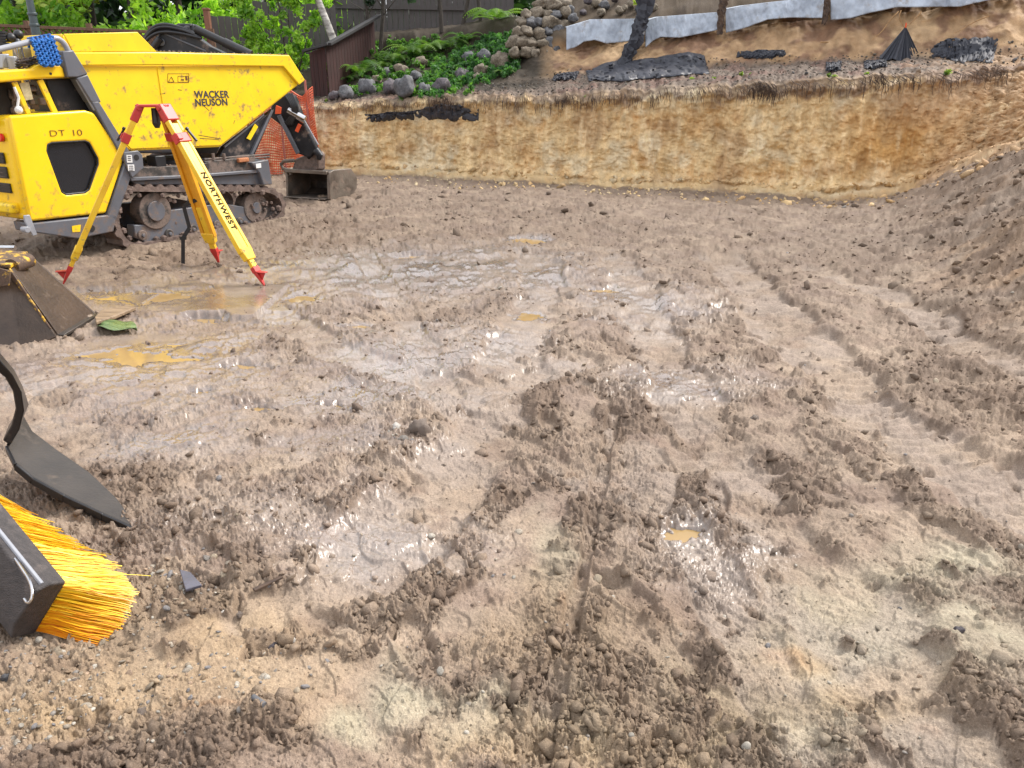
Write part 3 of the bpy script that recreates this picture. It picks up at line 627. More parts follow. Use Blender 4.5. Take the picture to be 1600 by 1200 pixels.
scatter('pebbles', 3800, 2, lambda i, j: .02 + .8 * PEBZ[i, j], lambda r, n, d: np.clip(r.lognormal(-5.7, .5, n), .002, .014) * (.9 + np.minimum(d, 12) * .2),
        lambda r, i, j, n: PCOL[r.integers(0, 6, n)] * r.uniform(.7, 1.1, (n, 1)), M['soil'], .22, .15, flat=.62)
scatter('gravel_on_ledge', 5200, 1, lambda i, j: .9 + 0 * i, lambda r, n, d: np.clip(r.lognormal(-4.5, .4, n), .006, .028),
        lambda r, i, j, n: PCOL[r.integers(0, 6, n)] * r.uniform(.15, .6, (n, 1)), M['soil'], .35, .15, (N0 + N1 + N2 + 2, N0 + N1 + N2 + N3 + 14))
scatter('soil_lumps_on_slope', 2600, 1, lambda i, j: sst(24, 31, np.degrees(phis[j])) * (i > 0), lambda r, n, d: np.clip(r.lognormal(-4.5, .6, n), .005, .06),
        lambda r, i, j, n: col[i, j] * r.uniform(.7, 1.1, (n, 1)), M['soil'], .45, -.15, (N0 + N1 - 110, N0 + N1 + N2 + N3))
scatter('soil_lumps_at_foot', 1500, 1, lambda i, j: .8 * sst(-18, 0, np.degrees(phis[j])) + .2, lambda r, n, d: np.clip(r.lognormal(-4.2, .6, n), .008, .08),
        lambda r, i, j, n: col[np.minimum(i + 40, nr - 1), j] * r.uniform(.7, 1.05, (n, 1)), M['soil'], .4, .1, (N0 + N1 - 12, N0 + N1 + 12))

# ------------------------------------------------------------ tracked dumper
A_, B_ = at_z(185, 388), at_z(440, 341)
th = math.atan2(B_.y - A_.y, B_.x - A_.x)
EX = Vector((math.cos(th), math.sin(th), 0)); EY = Vector((-math.sin(th), math.cos(th), 0))
DG = gz(-4.0, 9.0)
DO = Vector((A_.x, A_.y, 0))
def L(u, v, yl=0.0):
    """photo measurement on the machine's lengthwise plane at local depth yl -> (x, z) in the machine's own frame"""
    o = Vector((0, 0, CAM_H)) - DO; d = ray(u, v); t = (yl - o.dot(EY)) / d.dot(EY); p = o + d * t; return (p.dot(EX), p.z)
def LP(yl, *uv): return [L(u, v, yl) for u, v in uv]
W = 1.15
dm = empty('tracked_dumper', DO, th)
tag(dm, 'yellow tracked dumper with raised-back skip, parked behind the survey tripod', 'dumper')
RX = (math.pi / 2, 0, 0)
# skip: two sides, floor, sloped nose, headboard - one welded shell
ys0, ys1 = .06, W - .02
side = LP(ys0, (118, 103), (440, 103), (466, 131), (345, 227), (205, 233), (160, 190))
up = LP(ys0, (112, 82), (240, 81), (449, 86), (474, 125), (465, 133), (440, 104), (240, 102), (118, 103))
sk = MB()
sk.prism(side, ys0, ys0 + .02); sk.prism(side, ys1 - .02, ys1)
def plate(mb, pa, pb, y0, y1, t=.02):
    (x0, z0), (x1, z1) = pa, pb; d = Vector((x1 - x0, z1 - z0)).normalized() * t; n = (-d.y, d.x)
    mb.prism([(x0, z0), (x1, z1), (x1 + n[0], z1 + n[1]), (x0 + n[0], z0 + n[1])], y0, y1)
for a, b in ((2, 3), (3, 4), (4, 5), (5, 0)): plate(sk, side[a], side[b], ys0 + .021, ys1 - .021)
skip = sk.build('skip', M['yellow'], dm, .006)
rim = MB(); rim.prism(up, ys0 - .035, ys0 - .002); rim.prism(up, ys1 + .002, ys1 + .035)
rim.build('skip_rim', M['yellow'], skip, .012)
hb = MB(); hp = LP(ys0, (98, 53), (213, 50), (243, 80.5), (112, 81))
hb.prism(hp, ys0 - .02, ys0 + .0); hb.prism(hp, ys1, ys1 + .02)
x0, z0 = hp[0]; hb.prism([(x0 - .02, z0 - .3), (x0, z0 - .3), (x0, z0), (x0 - .02, z0)], ys0, ys1)
hb.build('headboard', M['yellow'], skip, .006)
rib = MB()
for u in (255,):
    a = L(u, 104, ys0); b = L(u, 230, ys0); rib.box(((a[0] + b[0]) / 2, ys0 - .004, (a[1] + b[1]) / 2), (.006, .008, a[1] - b[1]))
rib.build('seam', M['yellow'], skip)
mudrim = MB()   # dirt lying along the top edge
pts = [L(u, v, ys0) for u, v in ((243, 80), (280, 82), (330, 83.5), (380, 85), (420, 85.5), (448, 85.5))]
random.seed(3)
for (xa, za), (xb, zb_) in zip(pts[:-1], pts[1:]):
    for k in range(9):
        t = (k + random.random()) / 9; mudrim.ball((xa + (xb - xa) * t, ys0 - .012 + random.uniform(-.012, .012), za + (zb_ - za) * t + .004), random.uniform(.006, .015), 6)
mudrim.build('dirt_on_rim', M['mudcake'], skip, smooth=True)['kind'] = 'stuff'
def side_text(name, txt, u, v, hpx, m, yl, parent, **kw):
    x, z = L(u, v, yl); x2, z2 = L(u, v - hpx, yl); return text_obj(name, txt, (z2 - z) * 1.38, m, parent, (x, yl - .003, z), RX, **kw)
side_text('lettering', 'WACKER', 304.5, 153, 11.5, M['txtdark'], ys0, skip, bold=.0022, sx=1.05, space=1.04)
side_text('lettering', 'NEUSON', 305, 165.5, 11.5, M['txtdark'], ys0, skip, bold=.0022, sx=1.04, space=1.04)
def outline(mb, u0, v0, u1, v1, yl, t=.003):
    P = LP(yl, (u0, v0), (u1, v0), (u1, v1), (u0, v1))
    for k in range(4):
        (xa, za), (xb, zb_) = P[k], P[(k + 1) % 4]; mb.bar((xa, yl - .002, za), (xb, yl - .002, zb_), t, .003, (0, 1, 0))
st = MB(); outline(st, 262, 115, 295, 129, ys0); 
a = LP(ys0, (263, 128), (272, 128), (267.5, 120)); 
for k in range(3): st.bar((a[k][0], ys0 - .003, a[k][1]), (a[(k + 1) % 3][0], ys0 - .003, a[(k + 1) % 3][1]), .004, .003, (0, 1, 0))
outline(st, 278, 119, 294, 128, ys0, .003)
a = L(291, 122, ys0); st.box((a[0], ys0 - .003, a[1]), (.022, .003, .045)); a = L(285, 124.5, ys0); st.box((a[0], ys0 - .003, a[1]), (.04, .003, .012))
st.build('warning_sticker', M['txtbrown'], skip)
for (u0, v0, u1, v1) in ((319, 166, 327, 173), (250, 147, 258, 146), (310, 211, 345, 217), (312, 216, 342, 218), (365, 193, 367, 188), (278, 140, 284, 141)):
    a, b = L(u0, v0, ys0), L(u1, v1, ys0); scr = MB(); scr.bar((a[0], ys0 - .001, a[1]), (b[0], ys0 - .001, b[1]), .006, .002, (0, 1, 0)); scr.build('scratch', M['bark'], skip)
# skip stand and slew ring
sd = MB(); sp = LP(.22, (338, 244), (346, 229), (424, 170), (392, 244)); sd.prism(sp, .16, .24); sd.prism(sp, .85, .93)
stand = sd.build('skip_stand', M['dark'], dm, .006)
e_ = MB(); a = L(424, 172, .15); b = L(391, 243, .15); e_.bar((a[0], .15, a[1]), (b[0], .15, b[1]), .035, .05, (0, 1, 0)); a = L(412, 179, .15); b = L(350, 230, .15); e_.bar((a[0], .15, a[1]), (b[0], .15, b[1]), .02, .03, (0, 1, 0)); e_.build('edge_bar', M['grey'], stand, .004)
ys = MB(); ys.prism(LP(.14, (398, 193), (403, 198), (391, 219), (385, 216)), .135, .14); ys.build('warning_sticker', M['yellow'], stand)
cy_ = MB(); cy_.tube([(1.2, .5, .62), (1.2, .5, .82)], .38, 28); cy_.build('slew_ring', M['dark'], dm, .01)
# chassis rails and deck with lumps of mud
ch = MB(); P = LP(.02, (205, 262), (300, 258), (398, 241), (400, 266), (300, 276), (206, 280)); ch.prism(P, .02, .30); ch.prism(P, W - .30, W - .02)
P2 = LP(.1, (215, 262), (390, 244), (390, 288), (220, 292)); ch.prism(P2, .30, W - .30)
ch.build('chassis', M['mudsteel'], dm, .008)
rl_ = MB(); P = LP(0, (201, 278), (300, 273.5), (399, 266), (424, 289), (330, 289), (205, 289)); rl_.prism(LP(.0, (201, 277), (300, 273), (400, 265), (402, 270), (300, 278), (203, 283)), -.03, .26)
rl_.prism(LP(.02, (206, 283), (300, 278), (402, 270), (412, 289), (330, 288), (212, 289)), 0.02, .22)
rl_.build('track_guard', M['grey'], dm, .008)
fe = MB(); fe.prism(LP(-.03, (391, 254), (418, 249), (424, 288), (410, 289), (404, 270)), -.05, .28); fe.build('front_fender', M['grey'], dm, .012)
s2 = MB(); s2.prism(LP(-.06, (400, 256), (408, 255), (408.5, 262), (401, 263)), -.058, -.052); s2.build('sticker', M['white'], dm)
mb = MB(); random.seed(9)
for (u0, v0, u1, v1, r_) in ((322, 252, 420, 246, .02), (262, 262, 330, 256, .03), (225, 262, 262, 262, .035)):
    a, b = L(u0, v0, .06), L(u1, v1, .06)
    for k in range(14):
        t = k / 13; mb.ball((a[0] + (b[0] - a[0]) * t, .05 + random.uniform(0, .15), a[1] + (b[1] - a[1]) * t + random.uniform(-.01, .01)), r_ * random.uniform(.5, 1.2), 7)
mb.build('mud_on_deck', M['mudcake'], dm, smooth=True)['kind'] = 'stuff'
pp = MB()
for v0 in (245, 249): a, b = L(318, v0 + 4, .04), L(420, v0 - 4, .04); pp.tube([(a[0], .03, a[1]), (b[0], .03, b[1])], .012, 8)
for u in (333, 350): a = L(u, 244, .02); pp.tube([(a[0], .02, a[1] + .03), (a[0], .02, a[1] - .04)], .018, 8)
pp.build('hydraulic_pipes', M['mudsteel'], dm, smooth=True)
og = MB(); a = L(380, 250, .0); og.box((a[0], .03, a[1]), (.16, .10, .05)); og.build('brick_scrap', simple('terracotta', (.45, .17, .07), .7, 0, None, 20, .4, 40), dm, .01)
bx = MB(); a = L(249, 252, .05); bx.box((a[0], .1, a[1]), (.13, .16, .12)); bx.build('valve_box', M['dark'], dm, .01)
# tracks
def track_profile():
    raw = [(196, 292), (240, 293), (300, 294), (360, 293), (418, 294), (438, 303), (446, 318), (443, 336), (428, 350), (400, 354), (340, 364), (280, 375), (222, 388), (200, 385), (184, 366), (179, 340), (183, 315)]
    return [Vector(L(u, v, -.02)) for u, v in raw]
def resample(P, n):
    P = P + [P[0]]; ds = [0]
    for a, b in zip(P[:-1], P[1:]): ds.append(ds[-1] + (b - a).length)
    out = []
    for k in range(n):
        s = ds[-1] * k / n; i = max(j for j in range(len(ds)) if ds[j] <= s); i = min(i, len(P) - 2); t = (s - ds[i]) / (ds[i + 1] - ds[i] + 1e-9)
        out.append(P[i].lerp(P[i + 1], t))
    return out
TP = resample(track_profile(), 160)
for _ in range(5): TP = [(TP[i - 1] + TP[i] * 2 + TP[(i + 1) % 160]) / 4 for i in range(160)]
cx = sum((p for p in TP), Vector((0, 0))) / 160
def make_track(y0, y1):
    nrm = []
    for i in range(160):
        d = (TP[(i + 1) % 160] - TP[i - 1]).normalized(); n = Vector((d.y, -d.x)); n = n if n.dot(TP[i] - cx) > 0 else -n; nrm.append(n)
    ys_ = [y0, y0 + .02, (y0 + y1) / 2, y1 - .02, y1]; V, Fc = [], []
    for j, y in enumerate(ys_):
        for i in range(160):
            lug = .028 if (i % 4 < 2) else 0
            V.append((TP[i].x + nrm[i].x * (lug + .01 * random.random()), y, TP[i].y + nrm[i].y * (lug + .01 * random.random())))
    for y in (y0, y1):
        for i in range(160): V.append((TP[i].x - nrm[i].x * .045, y, TP[i].y - nrm[i].y * .045))
    for j in range(4):
        for i in range(160): k = (i + 1) % 160; Fc.append((j * 160 + i, j * 160 + k, (j + 1) * 160 + k, (j + 1) * 160 + i))
    for i in range(160):
        k = (i + 1) % 160; Fc += [(i, k, 800 + k, 800 + i), (640 + i, 640 + k, 960 + k, 960 + i), (800 + i, 800 + k, 960 + k, 960 + i)]
    m = MB(); m.add(V, Fc); t = m.build('crawler_track', M['mudcake'], dm, smooth=False)
    sgn = 1 if y0 < .3 else -1; yo = y0 if sgn > 0 else y1
    def dep(k): return yo + sgn * k
    fr = MB(); P = LP(0, (214, 352), (236, 352), (262, 330), (352, 318), (400, 326), (416, 343), (395, 350), (300, 366), (232, 380), (216, 372)); fr.prism(P, min(dep(.07), dep(.20)), max(dep(.07), dep(.20))); fr.build('track_frame', M['grey'], t, .01)
    def wheel(name, u, v, r, k0, k1, m, hub=None):
        a = L(u, v, 0); w_ = MB(); w_.tube([(a[0], dep(k0), a[1]), (a[0], dep(k1), a[1])], r, 26); o = w_.build(name, m, t, .008)
        if hub: h = MB(); h.tube([(a[0], dep(k0 - .02), a[1]), (a[0], dep(k0 + .02), a[1])], hub, 18); h.build('hub', M['grey'], o, .006)
    wheel('drive_sprocket', 246, 330, .20, .05, .22, M['mudsteel'], .11)
    wheel('idler_wheel', 404, 325, .19, .06, .24, M['mudsteel'], .07)
    for u, v in ((226, 368), (268, 366), (305, 359), (342, 352), (378, 347)): wheel('roller', u, v, .055, .045, .24, M['mudsteel'], .02)
    g = MB(); random.seed(5)
    for k in range(46):
        i = random.randrange(160); p = TP[i] - nrm[i] * random.uniform(.03, .09); g.ball((p.x, dep(random.uniform(.0, .06)), p.y), random.uniform(.015, .045), 6)
    for k in range(9):
        a = L(random.uniform(235, 300), random.uniform(305, 350), 0); g.ball((a[0], dep(random.uniform(.05, .09)), a[1]), random.uniform(.015, .04), 6)
    for k in range(16):
        a = L(random.uniform(395, 432), random.uniform(300, 345), 0); g.ball((a[0], dep(random.uniform(.04, .08)), a[1]), random.uniform(.012, .03), 6)
    g.build('packed_mud', M['mudcake'], t, smooth=True)['kind'] = 'stuff'
make_track(-.02, .26); make_track(W - .26, W + .02)
# engine hood at the back
hd = MB(); hpz = LP(0, (46, 346), (165, 333), (192, 252), (180, 226), (146, 176), (135, 172), (40, 178), (8, 181), (12, 210), (24, 262))
x_r = hpz[0][0]
hpz = [(x_r, hpz[0][1]), hpz[1], hpz[2], hpz[3], hpz[4], (hpz[5][0] - .02, hpz[5][1]), (x_r + .02, L(8, 181)[1])]
win = LP(0, (74, 226), (81, 223), (132, 220), (139, 223), (152, 247), (153, 256), (139, 296), (132, 301), (103, 304), (96, 300), (73, 237))
# side panel with a real opening: outer loop and inner loop filled by bmesh
def holed(outer, inner, y, m, name, parent, thick, bevel):
    bm = bmesh.new(); es = []
    for lp in (outer, inner):
        vs = [bm.verts.new((x, y, z)) for x, z in lp]
        for i in range(len(vs)): es.append(bm.edges.new((vs[i], vs[(i + 1) % len(vs)])))
    bmesh.ops.triangle_fill(bm, edges=es, use_beauty=True)
    r_ = bmesh.ops.extrude_face_region(bm, geom=bm.faces[:]); bmesh.ops.translate(bm, verts=[v for v in r_['geom'] if isinstance(v, bmesh.types.BMVert)], vec=(0, thick, 0))
    bmesh.ops.recalc_face_normals(bm, faces=bm.faces); bmesh.ops.dissolve_limit(bm, angle_limit=R(1), verts=bm.verts, edges=bm.edges)
    me = bpy.data.meshes.new(name); bm.to_mesh(me); bm.free(); me.materials.append(m); o = bpy.data.objects.new(name, me); COL.objects.link(o); o.parent = parent
    md = o.modifiers.new('b', 'BEVEL'); md.width = bevel; md.segments = 4; md.limit_method = 'ANGLE'; md.angle_limit = R(30)
    me.polygons.foreach_set('use_smooth', [True] * len(me.polygons)); me.set_sharp_from_angle(angle=R(50)); return o
hood = MB(); hood.prism(hpz, .035, W); hood = hood.build('engine_hood', M['yellow_clean'], dm, .05, 5)
# rounded shoulder shell: outer loft from inset face to full size
def loft(mb, prof, ys_, ins):
    n = len(prof); c = Vector((sum(p[0] for p in prof) / n, sum(p[1] for p in prof) / n)); V = []
    for y, s in zip(ys_, ins):
        for x, z in prof:
            d = (Vector((x, z)) - c); V.append((x - d.x / d.length * s, y, z - d.y / d.length * s))
    Fc = [(j * n + i, j * n + (i + 1) % n, (j + 1) * n + (i + 1) % n, (j + 1) * n + i) for j in range(len(ys_) - 1) for i in range(n)]
    mb.add(V, Fc); return mb
pan = holed(hpz, win, -.012, M['yellow_clean'], 'side_panel', hood, .046, .03)
gl = MB(); gl.prism([(x * 1, z) for x, z in win], .022, .034)
def mesh_mat():
    m, t, b = mat('perforated_mesh'); tc = N(t, 'ShaderNodeTexCoord'); mp = N(t, 'ShaderNodeMapping'); mp.inputs['Scale'].default_value = (95, 95, 95); mp.inputs['Rotation'].default_value = (0, R(45), 0)
    t.links.new(tc.outputs['Object'], mp.inputs[0]); v = N(t, 'ShaderNodeTexVoronoi'); v.inputs['Randomness'].default_value = 0; v.inputs['Scale'].default_value = 1; t.links.new(mp.outputs[0], v.inputs['Vector'])
    n = noise(t, 5, 3); r = ramp(t, v.outputs['Distance'], [(.3, (.004, .004, .005)), (.42, (.022, .024, .03))]); t.links.new(r.outputs[0], b.inputs['Base Color']); b.inputs['Roughness'].default_value = .22; return m
gl.build('mesh_window', mesh_mat(), hood)
fr_ = MB(); n = len(win)
for i in range(n): (xa, za), (xb, zb_) = win[i], win[(i + 1) % n]; fr_.tube([(xa, .0, za), (xb, .0, zb_)], .010, 6)
fr_.build('window_seal', M['black'], hood, smooth=True)
x, z = L(76, 213, 0)
text_obj('lettering', 'DT', (L(76, 203, 0)[1] - z) * 1.38, M['txtbrown'], hood, (x, -.0155, z), RX, sx=1.45, bold=-.0015, space=1.1)
x, z = L(110, 212.3, 0); text_obj('lettering', '10', (L(110, 202, 0)[1] - z) * 1.38, M['txtbrown'], hood, (x, -.0155, z), RX, sx=1.45, bold=-.0015)
x, z = L(14, 216, 0)
rd = MB(); rd.tube([(x_r - .022, .16, z), (x_r + .01, .16, z)], .038, 20); rd.build('reflector', M['redlens'], dm, .004)
for k, (v0, v1) in enumerate(((240, 258), (263, 282), (290, 306))):
    za, zb_ = L(20, v0, 0)[1], L(20, v1, 0)[1]
    lv = MB(); lv.box((x_r - .001, .52, (za + zb_) / 2), (.014, .66, za - zb_)); lo_ = lv.build('vent', M['black'], hood, .004)
    sl_ = MB()
    for q in range(3): sl_.box((x_r - .012, .52, zb_ + (za - zb_) * (q + .5) / 3), (.008, .66, .008))
    sl_.build('vent_slat', M['dark'], lo_)
lipm = MB(); za = L(20, 330, 0)[1]; lipm.box((x_r - .03, .6, za), (.10, .95, .10)); lipm.build('rear_panel', M['yellow'], hood, .03, 4)
# grey frame: lower bumper, angled braces, upper strut, bracket with stickers
cf_ = MB()
cf_.prism(LP(-.01, (48, 349), (166, 336), (181, 336), (176, 362), (120, 373), (52, 363)), -.03, .30)
cf_.prism(LP(-.01, (166, 337), (194, 253), (205, 272), (180, 345)), -.03, .16)
cf_.prism(LP(-.01, (141, 158), (153, 158), (202, 238), (203, 258), (192, 252)), -.03, .10)
cf_.prism(LP(-.01, (118, 122), (135, 116), (157, 160), (141, 160)), -.03, .10)
cf_.prism(LP(-.01, (95, 80), (113, 78), (136, 116), (120, 121), (104, 121)), -.03, .24)
cf = cf_.build('rear_frame', M['grey'], dm, .012)
br = MB(); br.prism(LP(-.04, (192, 238), (214, 235), (221, 242), (223, 262), (205, 278), (194, 255)), -.06, -.032); bo = br.build('bracket', M['grey'], cf, .008)
h_ = MB(); a = L(213, 246, -.06); h_.tube([(a[0], -.064, a[1]), (a[0], -.055, a[1])], .03, 18); h_.build('bracket_hole', M['black'], bo)
for (u0, v0, u1, v1) in ((197, 242, 205.5, 254), (199, 257, 209, 267)):
    s_ = MB(); s_.prism(LP(-.06, (u0, v0), (u1, v0), (u1 + 1, v1), (u0 + 1, v1)), -.066, -.062); so_ = s_.build('sticker', M['white'], bo)
    l_ = MB()
    for q in range(3): P = LP(-.06, (u0 + 2, v0 + 2.5 + 3 * q), (u1 - 1.5, v0 + 2.5 + 3 * q)); l_.bar((P[0][0], -.067, P[0][1]), (P[1][0], -.067, P[1][1]), .008, .002, (0, 1, 0))
    l_.build('sticker_print', M['txtdark'], so_)
yl_ = MB(); yl_.prism(LP(-.03, (112, 353), (126, 351), (125, 362), (113, 363)), -.034, -.031); yl_.build('tie_down_sticker', M['yellow'], cf)
hh = MB(); a = L(143, 357, -.03); hh.tube([(a[0], -.034, a[1]), (a[0], -.02, a[1])], .035, 18); hh.build('tie_down_hole', M['black'], cf)
tw = MB(); tw.prism(LP(.0, (33, 336), (42, 335), (54, 366), (47, 368), (34, 345)), -.05, -.03); a = L(36, 358, 0); tw.tube([(a[0], -.08, a[1]), (a[0], .0, a[1])], .03, 12); tw.build('tow_bracket', M['rail'], dm, .005)
# upper works: yellow console top, posts, window space, controls
tp = MB(); tp.prism(LP(.02, (-40, 112), (0, 110), (48, 107), (58, 101), (92, 101), (97, 106), (101, 121), (70, 122), (0, 129), (-40, 132)), .0, .50); tp = tp.build('console_top', M['yellow_clean'], dm, .02, 4)
bt = MB(); a = L(79, 115, 0); bt.tube([(a[0], -.004, a[1]), (a[0], .01, a[1])], .012, 10); bt.build('bolt', M['black'], tp)
pc = MB()
pc.prism(LP(.1, (74, 124), (122, 122), (143, 160), (146, 176), (92, 178)), .12, .5)
pc = pc.build('console_shroud', M['dark'], dm, .01)
sm = MB()
for (a0, b0, a1, b1, wpx) in ((122, 124, 150, 172, .03),): pa, pb = L(a0, b0, -.02), L(a1, b1, -.02); sm.bar((pa[0], -.0, pa[1]), (pb[0], -.0, pb[1]), wpx, .02, (0, 1, 0))
sm.build('gas_strut', M['rail'], dm, .004)
yp = MB()
for (a0, b0, a1, b1, w_) in ((62, 125, 86, 177, .055), (22, 128, 44, 178, .045)): pa, pb = L(a0, b0, .05), L(a1, b1, .05); yp.bar((pa[0], .05, pa[1]), (pb[0], .05, pb[1]), w_, .03, (0, 1, 0))
yp.build('console_post', M['yellow'], dm, .006)
inn = MB(); random.seed(21); pa = L(50, 150, .1)
for k in range(16):
    a = L(random.uniform(26, 72), random.uniform(130, 176), .12); inn.box((a[0], random.uniform(.12, .3), a[1]), (random.uniform(.03, .1), .05, random.uniform(.03, .1)))
inn.build('console_internals', M['mudsteel'], dm, .006)
st_ = MB(); pa = L(39, 150, .05); P = LP(.05, (30, 130), (45, 128), (52, 155), (40, 157)); st_.prism(P, .05, .055); st_.build('instruction_sticker', simple('aged_paper', (.50, .42, .24), .6, 0, (.32, .26, .14), 30), dm)
se = MB(); a = L(-4, 160, .3); se.box((a[0] - .05, .42, a[1]), (.34, .40, .42)); a = L(2, 139, .3); se.build('seat_back', M['black'], dm, .06, 4)
kb = MB(); a = L(31, 172, .0); kb.ball((a[0], .02, a[1]), .035, 12); kb.build('grip_cap', M['white'], dm, smooth=True)
lo2 = MB(); a = L(29, 169, .0); b = L(24, 136, .0); lo2.tube([(b[0], .02, b[1]), (b[0] + .02, .02, (a[1] + b[1]) / 2), (a[0], .02, a[1])], .012, 8); lo2.build('grip_lever', M['white'], dm, smooth=True)
# handrail
hr = MB(); pts = [(-60, 90), (0, 77), (40, 67), (60, 62.5), (86, 59), (94, 62), (102, 70), (107, 81)]
P3 = [L(u, v, .0) for u, v in pts]; pv = [Vector((x, .0, z)) for x, z in P3]
def smooth_path(P, it=2):
    for _ in range(it):
        Q = [P[0]]
        for a, b in zip(P[:-1], P[1:]): Q += [a.lerp(b, .25), a.lerp(b, .75)]
        P = Q + [P[-1]]
    return P
hr.tube(smooth_path(pv), .026, 14); hr.build('handrail', M['rail'], dm, smooth=True)
for (u, v, uu, vv) in ((17.5, 59, 30, 84), (29, 54, 38, 84), (26, 66, 22, 88)):
    a, b = L(u, v, .35), L(uu, vv, .35); l_ = MB(); l_.tube([(b[0], .35, b[1] - .25), (a[0], .35, a[1])], .012, 8); le = l_.build('control_lever', M['chrome'], dm, smooth=True)
    k_ = MB(); k_.ball((a[0], .35, a[1]), .043, 14); k_.build('knob', M['black'], le, smooth=True)
gt = MB(); a, b = L(1, 50, .4), L(2, 72, .4); gt.tube([(a[0], .4, a[1] + .01 * 0), (b[0], .4, b[1])], .04, 12)
for k in range(5): z_ = a[1] + (b[1] - a[1]) * k / 5; gt.tube([(a[0], .4, z_ - .012), (a[0], .4, z_ + .006)], .055, 12)
gt.build('rubber_gaiter', M['black'], dm, smooth=True)
gb = MB(); P = LP(.35, (0, 85), (10, 84), (12, 106), (0, 107)); gb.prism(P, .3, .5); a = L(18, 97, .3); gb.tube([(a[0], .28, a[1] - .07), (a[0], .28, a[1] + .05)], .045, 14); gb.build('control_column', M['rail'], dm, .01)
gbx = MB(); P = LP(.45, (32, 76), (48, 73), (52, 95), (34, 98)); gbx.prism(P, .45, .6); gbx.build('control_box', simple('olive_box', (.20, .17, .09), .6), dm, .01)
# things lying on the dumper
rp = MB(); random.seed(4); cxx = [L(u, 0 + v, .0) for u, v in ((45, 66), (79, 60), (92, 98), (58, 101))]
(ax, az), (bx_, bz), (cx2, cz), (dx2, dz2) = cxx
for k in range(11):
    t = k / 10; xl, zl_ = ax + (dx2 - ax) * t, az + (dz2 - az) * t; xr_, zr = bx_ + (cx2 - bx_) * t, bz + (cz - bz) * t
    pts = []
    for q in range(29):
        s = q / 28; ph_ = s * math.pi * 7 + k * math.pi
        pts.append((xl + (xr_ - xl) * s, -.045 + .012 * math.cos(ph_), zl_ + (zr - zl_) * s + .010 * math.sin(ph_) - .012 * math.sin(s * math.pi)))
    for sgn in (1, -1):
        rp.tube([(p[0], -.045 + sgn * (p[1] + .045), p[2] + (.010 if sgn > 0 else -.0)) for p in pts], .0115, 7)
for s in (.1, .3, .5, .7, .9):
    xt, zt_ = ax + (bx_ - ax) * s, az + (bz - az) * s; rp.tube([(xt, -.05, zt_ - .02), (xt, -.035, zt_ + .035), (xt, .035, zt_ + .03), (xt, .05, zt_ - .05)], .012, 7)
ro = rp.build('coiled_rope', M['blue'], None, smooth=True); ro.location = DO; ro.rotation_euler = (0, 0, th)
tag(ro, 'bright blue rope wound in a coil over the grey handrail of the dumper', 'rope')
cn = MB(); random.seed(8)
def link(mb, c, a, tilt, r_=.020, t_=.007):
    pts = []
    for k in range(13):
        q = 2 * math.pi * k / 12; p = Vector((math.cos(q) * r_ * 1.5, math.sin(q) * r_, 0)); p = Euler((tilt, 0, a)).to_matrix() @ p; pts.append(Vector(c) + p)
    mb.tube(pts, t_, 6, False)
for row in range(3):
    for k in range(8):
        a = L(28 + k * 4.2, 104 - row * 4 - (k > 5) * 1 - k * .5, .1); link(cn, (a[0], .10 + random.uniform(-.02, .02), a[1]), random.uniform(-.4, .4), R(90) * (k % 2) + random.uniform(-.3, .3))
co_ = cn.build('chain', M['dark'], None, smooth=True); co_.location = DO; co_.rotation_euler = (0, 0, th)
tag(co_, 'heap of dark steel chain lying on the dumper console beside the blue rope', 'chain')

# ------------------------------------------------------------ survey tripod
F1, F2, F3 = at_z(98, 447), at_z(414, 446), at_z(342, 410)
for p in (F1, F2, F3): p.z = gz(p.x, p.y) - .01
HC = at_y(240, 163, 6.92)
tri = empty('survey_tripod', (HC.x, HC.y, 0))
tag(tri, 'yellow survey tripod with red head and red pointed feet, standing in the mud', 'tripod')
O_ = Vector((HC.x, HC.y, 0)); hz = HC.z
hd_ = MB(); n = 24; pts = [(math.cos(2 * math.pi * k / n), math.sin(2 * math.pi * k / n)) for k in range(n)]
ring = []
for k in range(n):
    a = 2 * math.pi * k / n; r_ = .125 + .022 * math.cos(3 * (a - R(98))); ring.append((r_ * math.cos(a), r_ * math.sin(a)))
hd_.add([(x, y, hz - .022) for x, y in ring] + [(x, y, hz) for x, y in ring], [tuple(range(n))[::-1], tuple(range(n, 2 * n))] + [(i, (i + 1) % n, (i + 1) % n + n, i + n) for i in range(n)])
head = hd_.build('head_plate', M['red'], tri, .006)
kn = MB(); kn.tube([(.0, 0, hz - .15), (0, 0, hz - .03)], [.034, .026], 14); kn.tube([(0, 0, hz - .19), (0, 0, hz - .15)], [.018, .036], 14); kn.build('centre_screw', M['black'], head, smooth=True)
